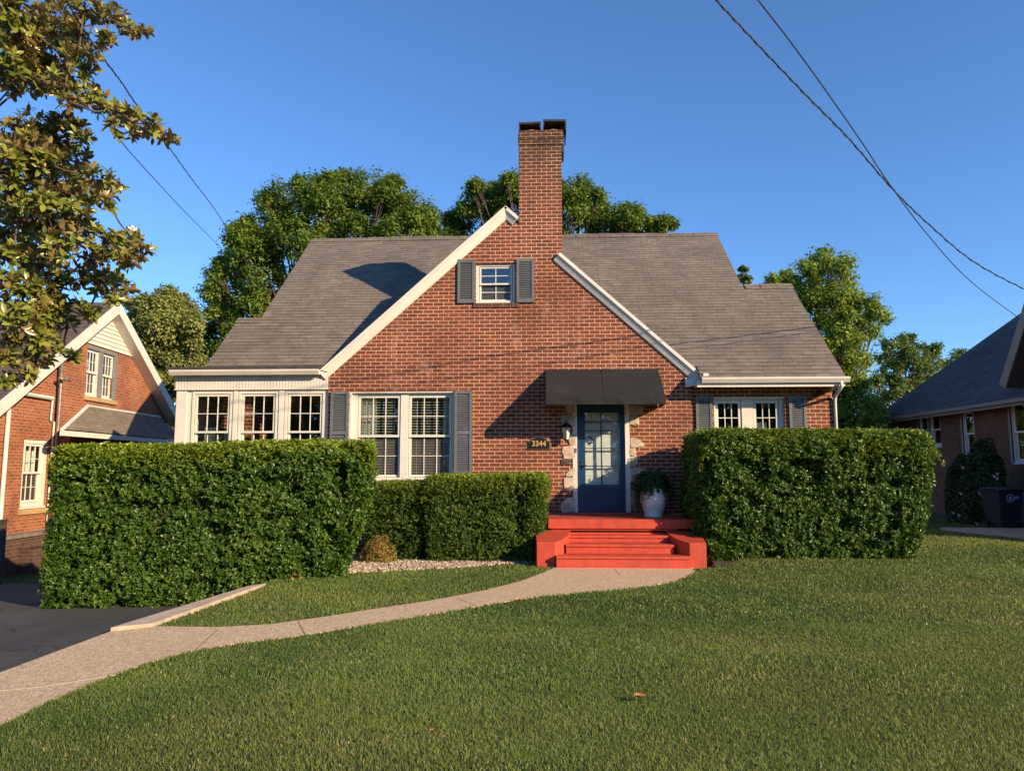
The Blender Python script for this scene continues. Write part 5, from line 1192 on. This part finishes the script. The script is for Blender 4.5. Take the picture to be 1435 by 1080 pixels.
# pent roof over the lower bay
pg0, pg1 = LF.px(87, 604, .75), (LF.px(247, 616, .75)[0]+.5, 0); pt0, pt1 = LF.px(123, 570), LF.px(245, 586)
zg = LF.px(150, 607, .75)[1]; zt_ = LF.px(140, 571)[1]
pr = MB(); A0, A1, B0, B1 = LF.P(pg0[0], .75, zg), LF.P(pg1[0], .75, zg), LF.P(pt0[0], .002, zt_), LF.P(pg1[0], .002, zt_); C0 = LF.P(max(pg0[0], pt0[0]), .002, zg)
pr.add([A0, A1, B1, B0, C0], [(0, 1, 2, 3), (0, 3, 4)]); pr.add([A0-np.array([0, 0, .05]), A1-np.array([0, 0, .05]), LF.P(pg1[0], .002, zg-.05), C0-np.array([0, 0, .05])], [(0, 1, 2, 3)])
obj('pent_roof', pr, 'shingle_pent', ln_h)
ph = MB(); ph.tube([A0, B0], .045, 6); ph.tube([B0, B1], .03, 6); obj('flashing', ph, 'white_shade', ln_h)
pg = MB(); pg.fbox(LF, pg0[0]-.04, pg1[0], .72, .82, zg-.15, zg-.03); pg.fbox(LF, pt0[0], pg1[0], .004, .72, zg-.10, zg-.07); obj('gutter', pg, 'white', ln_h)
pd = MB(); e0 = LF.px(152, 610, .72); pd.tube([LF.P(e0[0], .74, zg-.13), LF.P(e0[0]-.02, .70, zg-.24), LF.P(e0[0]-.5, .2, zg-.45), LF.P(e0[0]-.55, .08, zg-.6), LF.P(e0[0]-.55, .08, -.5)], .05, 8); obj('downspout', pd, 'white', ln_h, True)
bay = MB(); bay.fbox(LF, LF.px(92, 615, .4)[0]+.25, pg1[0], .003, .35, -.7, zg-.11); obj('bay_wall', bay, 'brick_left', ln_h)
# white pipes, service mast
wp = MB()
def lp(u, v, d=.06): a_ = LF.px(u, v, d); return LF.P(a_[0], d, a_[1])
wp.tube([lp(14, 556), lp(1, 720), lp(-3, 770)], .045, 8); obj('downspout', wp, 'white', ln_h, True)
wt = MB(); wt.tube([lp(20, 549), lp(74, 558)], .05, 6); wt.tube([lp(74, 558), lp(71, 589), lp(76, 591), lp(72, 640), lp(66, 730)], .022, 6); obj('conduit', wt, 'white', ln_h)
sm3 = MB(); sm3.tube([lp(87, 505, .16), lp(84, 560, .16), lp(78, 640, .16), lp(70, 735, .16)], .04, 8)
sm3.tube([lp(87, 505, .16), lp(86, 500, .2), lp(84, 506, .3)], .05, 8); sm3.tube([lp(82, 529, .2), lp(92, 532, .3)], .05, 8); sm3.tube([lp(92, 530, .3), lp(97, 533, .3)], .035, 8)
obj('service_mast', sm3, 'galv', ln_h, True)
# far and street side walls
bw = MB(); bw.fbox(LF, eaL+.5, eaL+.7, -8.3, -.25, -.8, zL+.3); bw.fbox(LF, eaR-.7, eaR-.5, -8.3, -.25, -.8, zR+.3); bw.fbox(LF, eaL+.8, eaR-.8, -8.4, -8.2, -.8, zR); bw.fbox(LF, eaL+.8, eaR-.8, -1.6, -1.5, -.8, zR+.2); obj('side_wall', bw, 'brick_left', ln_h)
# low dark brick wall with cap along the neighbour's house, and an old post
lwz = -.62
cz_ = LF.px(60, 744, 1.1)[1]
w0, w1 = LF.px(-30, 760, 1.1)[0], LF.px(60, 760, 1.1)[0]+2.5
lo = thing('low_wall', 'dark low brick wall with a flat cap beside the left neighbour house', 'wall', LF.P((w0+w1)/2, 1.1, -.6))
q = MB(); q.fbox(LF, w0, w1, .85, 1.1, -.75, cz_-.07); obj('wall_body', q, 'brick_dark', lo)
q = MB(); q.fbox(LF, w0-.03, w1+.03, .80, 1.15, cz_-.069, cz_); obj('wall_cap', q, 'capstone', lo)
q = MB(); q.fbox(LF, w0+1.2, w1, 1.101, 1.4, -.75, cz_-.30); q.fbox(LF, w0+1.5, w1, 1.401, 1.7, -.75, cz_-.5); obj('wall_step', q, 'brick_dark', lo)
q = MB(); a_ = LF.px(4, 730, 1.77); q.fbox(LF, a_[0]-.05, a_[0]+.05, 1.72, 1.82, -.75, a_[1]); q.fbox(LF, a_[0]-.06, a_[0]+.06, 1.71, 1.83, a_[1]+.001, a_[1]+.03); tag(obj('wooden_post', q, 'wood_dark'), 'weathered wooden post in front of low dark brick wall', 'post')

# ------------------------------------------------------------------ right neighbour
RX = 13.75
RF = Frame((RX, 15., 0), (0, 1, 0), (-1, 0, 0))
rh = thing('brick_house', 'shaded brick house on the right with slate grey hipped roof', 'house', (18, 21, 0))
eO = .5
e_far = RF.px(1220, 588, eO); ez_ = (e_far[1]+RF.px(1400, 561, eO)[1])/2
eaf = e_far[0]
rwins = []
for (u0, u1, v0, v1) in ((1303, 1318, 579, 625), (1288, 1300, 581, 625), (1349, 1365, 575, 640), (1417, 1452, 561, 648)):
    a0, a1 = RF.px(u1, 600)[0], RF.px(u0, 600)[0]; zt2 = RF.px((u0+u1)/2, v0)[1]; zb2 = RF.px((u0+u1)/2, v1)[1]; rwins.append((min(a0, a1), max(a0, a1), zb2, zt2))
wall(RF, -2.2, eaf-.4, -.1, lambda a: ez_-.05, rwins, 'brick_right', 'brick_wall', rh)
for i_, wn in enumerate(rwins):
    window(RF, rh, [(wn[0]+.06, wn[1]-.06)], wn[2]+.05, wn[3]-.05, -.03, nc=1, nr=1, outer=wn, fw=.05, trim='white_shade', sill=True, screen=False)
    tr = MB(); tr.fbox(RF, wn[1], wn[1]+.10, -.03, .015, wn[2]-.04, wn[3]+.08); tr.fbox(RF, wn[0]-.02, wn[1], -.03, .015, wn[3], wn[3]+.08); obj('window_casing', tr, 'tan_trim', rh)
pitch = .93; hx = RX-eO
hip = lambda t: (hx+t, 15+eaf-t, ez_+pitch*t)
tmax = 4.2
rr_ = MB()
gab_near = RF.px(1404, 553, eO)[0]
yN = 15-2.6
rr_.prism([(hx, 15+eaf, ez_), (hx, yN, ez_), (hx+tmax, yN, ez_+pitch*tmax), (hx+tmax, 15+eaf-tmax, ez_+pitch*tmax)], (0, 0, -.09))
rr_.prism([(hx, 15+eaf, ez_), (hx+tmax, 15+eaf-tmax, ez_+pitch*tmax), (hx+2*tmax, 15+eaf, ez_)], (0, 0, -.09))
rroof = obj('roof', rr_, 'shingle_right', rh)
rg = MB(); rg.box(hx-.1, hx-.001, yN, 15+eaf+.05, ez_-.13, ez_-.02); rg.box(hx, RX-.001, yN, 15+eaf, ez_-.17, ez_-.14); rg.box(hx-.0005, hx+.02, yN, 15+eaf+.0, ez_-.22, ez_-.131); obj('gutter', rg, 'tan_trim', rh)
# steep side gable near the street
g_a = RF.px(1404, 540, .62); g_top = RF.px(1433, 446, .62)
sl_ = (g_top[1]-g_a[1])/(g_top[0]-g_a[0])
a_pk = g_a[0]-1.55; z_pk = g_a[1]+sl_*(-1.55)
gb_ = MB(); gb_.prism([RF.P(g_a[0]-.08, .05, g_a[1]-.05), RF.P(a_pk, .05, z_pk-.15), RF.P(2*a_pk-g_a[0]+.08, .05, g_a[1]-.05)], (.3, 0, 0)); obj('gable_wall', gb_, plain('tan_siding', (.16, .13, .11), .8), rh)
gbr = MB()
for s in (0, 1):
    e0 = g_a[0] if s == 0 else 2*a_pk-g_a[0]
    gbr.prism([RF.P(e0, .62, g_a[1]), RF.P(a_pk, .62, z_pk), RF.P(a_pk, -2.6, z_pk), RF.P(e0, -2.6, g_a[1])], (0, 0, .09))
obj('gable_roof', gbr, 'shingle_right', rroof)
gk = MB(); p, q = np.array(g_a), np.array((a_pk, z_pk)); t = (q-p)/np.linalg.norm(q-p); n_ = np.array([-t[1], t[0]]); n_ = n_ if n_[1] < 0 else -n_
def rp(b_, k, d): r_ = b_+n_*k; return RF.P(r_[0], d, r_[1])
gk.hexa([rp(p, .20, .60), rp(q, .20, .60), rp(q, .20, .645), rp(p, .20, .645), rp(p, -.10, .60), rp(q, -.10, .60), rp(q, -.10, .645), rp(p, -.10, .645)])
gs_ = MB(); gs_.hexa([rp(p, .17, .06), rp(q, .17, .06), rp(q, .17, .599), rp(p, .17, .599), rp(p, .14, .06), rp(q, .14, .06), rp(q, .14, .599), rp(p, .14, .599)]); obj('soffit', gs_, plain('dark_soffit', (.10, .08, .065), .8), rh)
obj('rake_board', gk, 'tan_trim', rh)
dpp = MB(); d0_ = RF.px(1429, 540, .5); dpp.tube([RF.P(d0_[0], .5, ez_-.1), RF.P(d0_[0]-.05, .45, ez_-.25), RF.P(d0_[0]-.45, .12, ez_-.5), RF.P(d0_[0]-.45, .08, 0)], .045, 8); obj('downspout', dpp, 'tan_trim', rh, True)
ob = MB(); ob.box(RX+.3, RX+.5, yN+.5, 15+eaf-.5, 0, ez_-.2); ob.box(RX+.05, RX+7, yN+.4, yN+.6, 0, ez_-.1); ob.box(RX+.05, RX+7, 15+eaf-.7, 15+eaf-.5, 0, ez_-.1)
obj('side_wall', ob, 'brick_right', rh)
oc = MB(); oc.box(RX+.02, RX+7, yN+.61, 15+eaf-.71, ez_-.095, ez_-.06); oc.box(RX+1.5, RX+1.55, yN+.61, 15+eaf-.71, 0, ez_-.1); obj('interior_wall', oc, 'interior', rh)
sp_ = GZ(1352, 738)
bush('camellia_shrub', 'dark tall shrub with a few white flowers against right neighbour wall', (12.45, 22.3, 0), (.95, 1.2, 2.75), 20000, .085, 'shrub_dark', seed=21., flowers=14, lump=.32)
bush('camellia_shrub', 'low dark shrub behind the bins at the right edge', (RX-.55, 19.0, 0), (.45, .9, 1.15), 4000, .07, 'shrub_dark', seed=25.)

# bins
def bin_(label, cx, cy, rot, mat, hgt=1.08, wx=.58, logo=True):
    root = thing('wheelie_bin', label, 'bin', (cx, cy, 0)); ca, sa = math.cos(rot), math.sin(rot)
    def W(x_, y_, z_): return np.array([cx+x_*ca-y_*sa, cy+x_*sa+y_*ca, z_])
    b = MB(); w0, w1, d0, d1 = wx*.40, wx*.5, .27, .36
    b.hexa([W(-w0, -d0, .04), W(w0, -d0, .04), W(w0, d0*.8, .12), W(-w0, d0*.8, .12), W(-w1, -d1, hgt-.1), W(w1, -d1, hgt-.1), W(w1, d1, hgt-.1), W(-w1, d1, hgt-.1)])
    b.hexa([W(-w1-.02, -d1-.02, hgt-.16), W(w1+.02, -d1-.02, hgt-.16), W(w1+.02, d1+.02, hgt-.16), W(-w1-.02, d1+.02, hgt-.16), W(-w1-.02, -d1-.02, hgt-.1), W(w1+.02, -d1-.02, hgt-.1), W(w1+.02, d1+.02, hgt-.1), W(-w1-.02, d1+.02, hgt-.1)])
    obj('bin_body', b, mat, root, bevel=.02)
    l = MB(); n_ = 8; prof = []
    for k in range(n_+1):
        t = k/n_; y_ = -d1-.05+(2*d1+.08)*t; prof.append((y_, hgt-.095+.075*math.sin(math.pi*min(1, t*1.0+.08))))
    for (y0, z0), (y1, z1) in zip(prof[:-1], prof[1:]): l.hexa([W(-w1-.035, y0, hgt-.098), W(w1+.035, y0, hgt-.098), W(w1+.035, y1, hgt-.098), W(-w1-.035, y1, hgt-.098), W(-w1-.035, y0, z0), W(w1+.035, y0, z0), W(w1+.035, y1, z1), W(-w1-.035, y1, z1)])
    obj('lid', l, mat, root, True)
    h = MB(); h.tube([W(-w1*.8, d1, hgt-.14), W(-w1*.8, d1+.09, hgt-.1), W(w1*.8, d1+.09, hgt-.1), W(w1*.8, d1, hgt-.14)], .016, 8); obj('handle', h, mat, root, True)
    for s in (-1, 1):
        wm = MB(); wm.tube([W(s*(w0+.02), d0*.8, .11), W(s*(w0+.07), d0*.8, .11)], .11, 16); obj('wheel', wm, 'metal_dark', root)
    if logo:
        def fp(x_, z_): t = (z_-.04)/(hgt-.14); return W(x_, -(d0+(d1-d0)*t)-.006, z_)
        m = MB(); cz = hgt-.30; cx_ = -.02
        for k in range(28):
            t0, t1 = k/28*6.283, (k+1)/28*6.283
            for r0, r1 in ((.088, .105),): m.quad(fp(cx_+r0*math.cos(t0), cz+r0*math.sin(t0)), fp(cx_+r1*math.cos(t0), cz+r1*math.sin(t0)), fp(cx_+r1*math.cos(t1), cz+r1*math.sin(t1)), fp(cx_+r0*math.cos(t1), cz+r0*math.sin(t1)))
        for (x0, z0, x1, z1, w_) in ((-.04, -.05, 0., .055, .016), (0., .055, .035, -.05, .016), (-.03, -.01, .045, .03, .014), (-.005, -.06, .01, .0, .014)):
            dx_, dz_ = x1-x0, z1-z0; ll = math.hypot(dx_, dz_); nx_, nz_ = -dz_/ll*w_/2, dx_/ll*w_/2
            m.quad(fp(cx_+x0+nx_, cz+z0+nz_), fp(cx_+x1+nx_, cz+z1+nz_), fp(cx_+x1-nx_, cz+z1-nz_), fp(cx_+x0-nx_, cz+z0-nz_))
        for dz_ in (.018, -.022): m.quad(fp(cx_+.115, cz+dz_), fp(cx_+.245, cz+dz_+.012), fp(cx_+.245, cz+dz_+.03), fp(cx_+.115, cz+dz_+.018))
        obj('emblem', m, 'bin_mark', root)
    return root
bp = GZ(1396, 738)
bin_('dark wheeled bin with round white emblem near right neighbour wall', AY(1403, 700, 20.3)[0], 20.3, R(8), 'bin', 1.12, .66)
bin_('blue grey bin half hidden at the far right edge', AY(1447, 700, 20.6)[0], 20.6, R(-5), 'bin_blue', .95, .62, logo=False)

# ------------------------------------------------------------------ overhead cables
def cable(label, pts, S, E_, r_, ext0=None, ext1=None, twist=False):
    S, E_ = np.array(S, float), np.array(E_, float); t = E_-S; n = np.array([t[1], -t[0], 0]); n /= np.linalg.norm(n)
    P3 = [AP(u, v, (S[0], S[1], 0), n) for u, v in pts]
    if ext0 is not None: P3 = [np.array(p, float) for p in ext0]+P3
    if ext1 is not None: P3 = P3+[np.array(p, float) for p in ext1]
    # smooth (Catmull-Rom)
    out = []; Q = [2*P3[0]-P3[1]]+P3+[2*P3[-1]-P3[-2]]
    for i in range(1, len(Q)-2):
        for k in range(8):
            s = k/8; out.append(.5*((2*Q[i])+(-Q[i-1]+Q[i+1])*s+(2*Q[i-1]-5*Q[i]+4*Q[i+1]-Q[i+2])*s*s+(-Q[i-1]+3*Q[i]-3*Q[i+1]+Q[i+2])*s**3))
    out.append(P3[-1]); mb = MB(); mb.tube(out, r_, 6)
    if twist:
        n_ = len(out)*5; tw = []
        for k in range(n_):
            f = k/(n_-1)*(len(out)-1); i = min(int(f), len(out)-2); p = out[i]*(1-f+i)+out[i+1]*(f-i); a_ = k*.62; tw.append(p+np.array([math.cos(a_)*.3, -math.cos(a_)*.3, math.sin(a_)])*r_*1.5)
        mb.tube(tw, r_*.7, 5)
    return tag(obj('power_line', mb, 'wire', None, True), label, 'cable')
cable('thick twisted cable sagging across the sky to the right edge', [(1003, 0), (1065, 66), (1130, 134), (1190, 195), (1250, 264), (1300, 313), (1365, 367), (1435, 405), (1492, 431), (1540, 450)], (2.4, 8.5), (14., 20.), .0105, twist=True)
cable('thin straight cable crossing behind the thick one at upper right', [(1062, 0), (1110, 62), (1160, 131), (1210, 203), (1245, 256), (1300, 329), (1360, 394), (1431, 448)], (3.4, 9.), (16.5, 24.1), .0085)
cable('dark twisted cable passing in front of magnolia towards the maple', [(88, -10), (105, 22), (136, 70), (172, 118), (190, 145), (237, 207), (268, 250), (300, 292), (322, 326)], (-6., 8.2), (-13.2, 30.), .0105, twist=True)
cable('thin dark cable below the twisted one at upper left', [(120, 130), (150, 170), (176, 206), (220, 255), (265, 303), (312, 350)], (-6.6, 9.2), (-13.4, 30.), .0085)
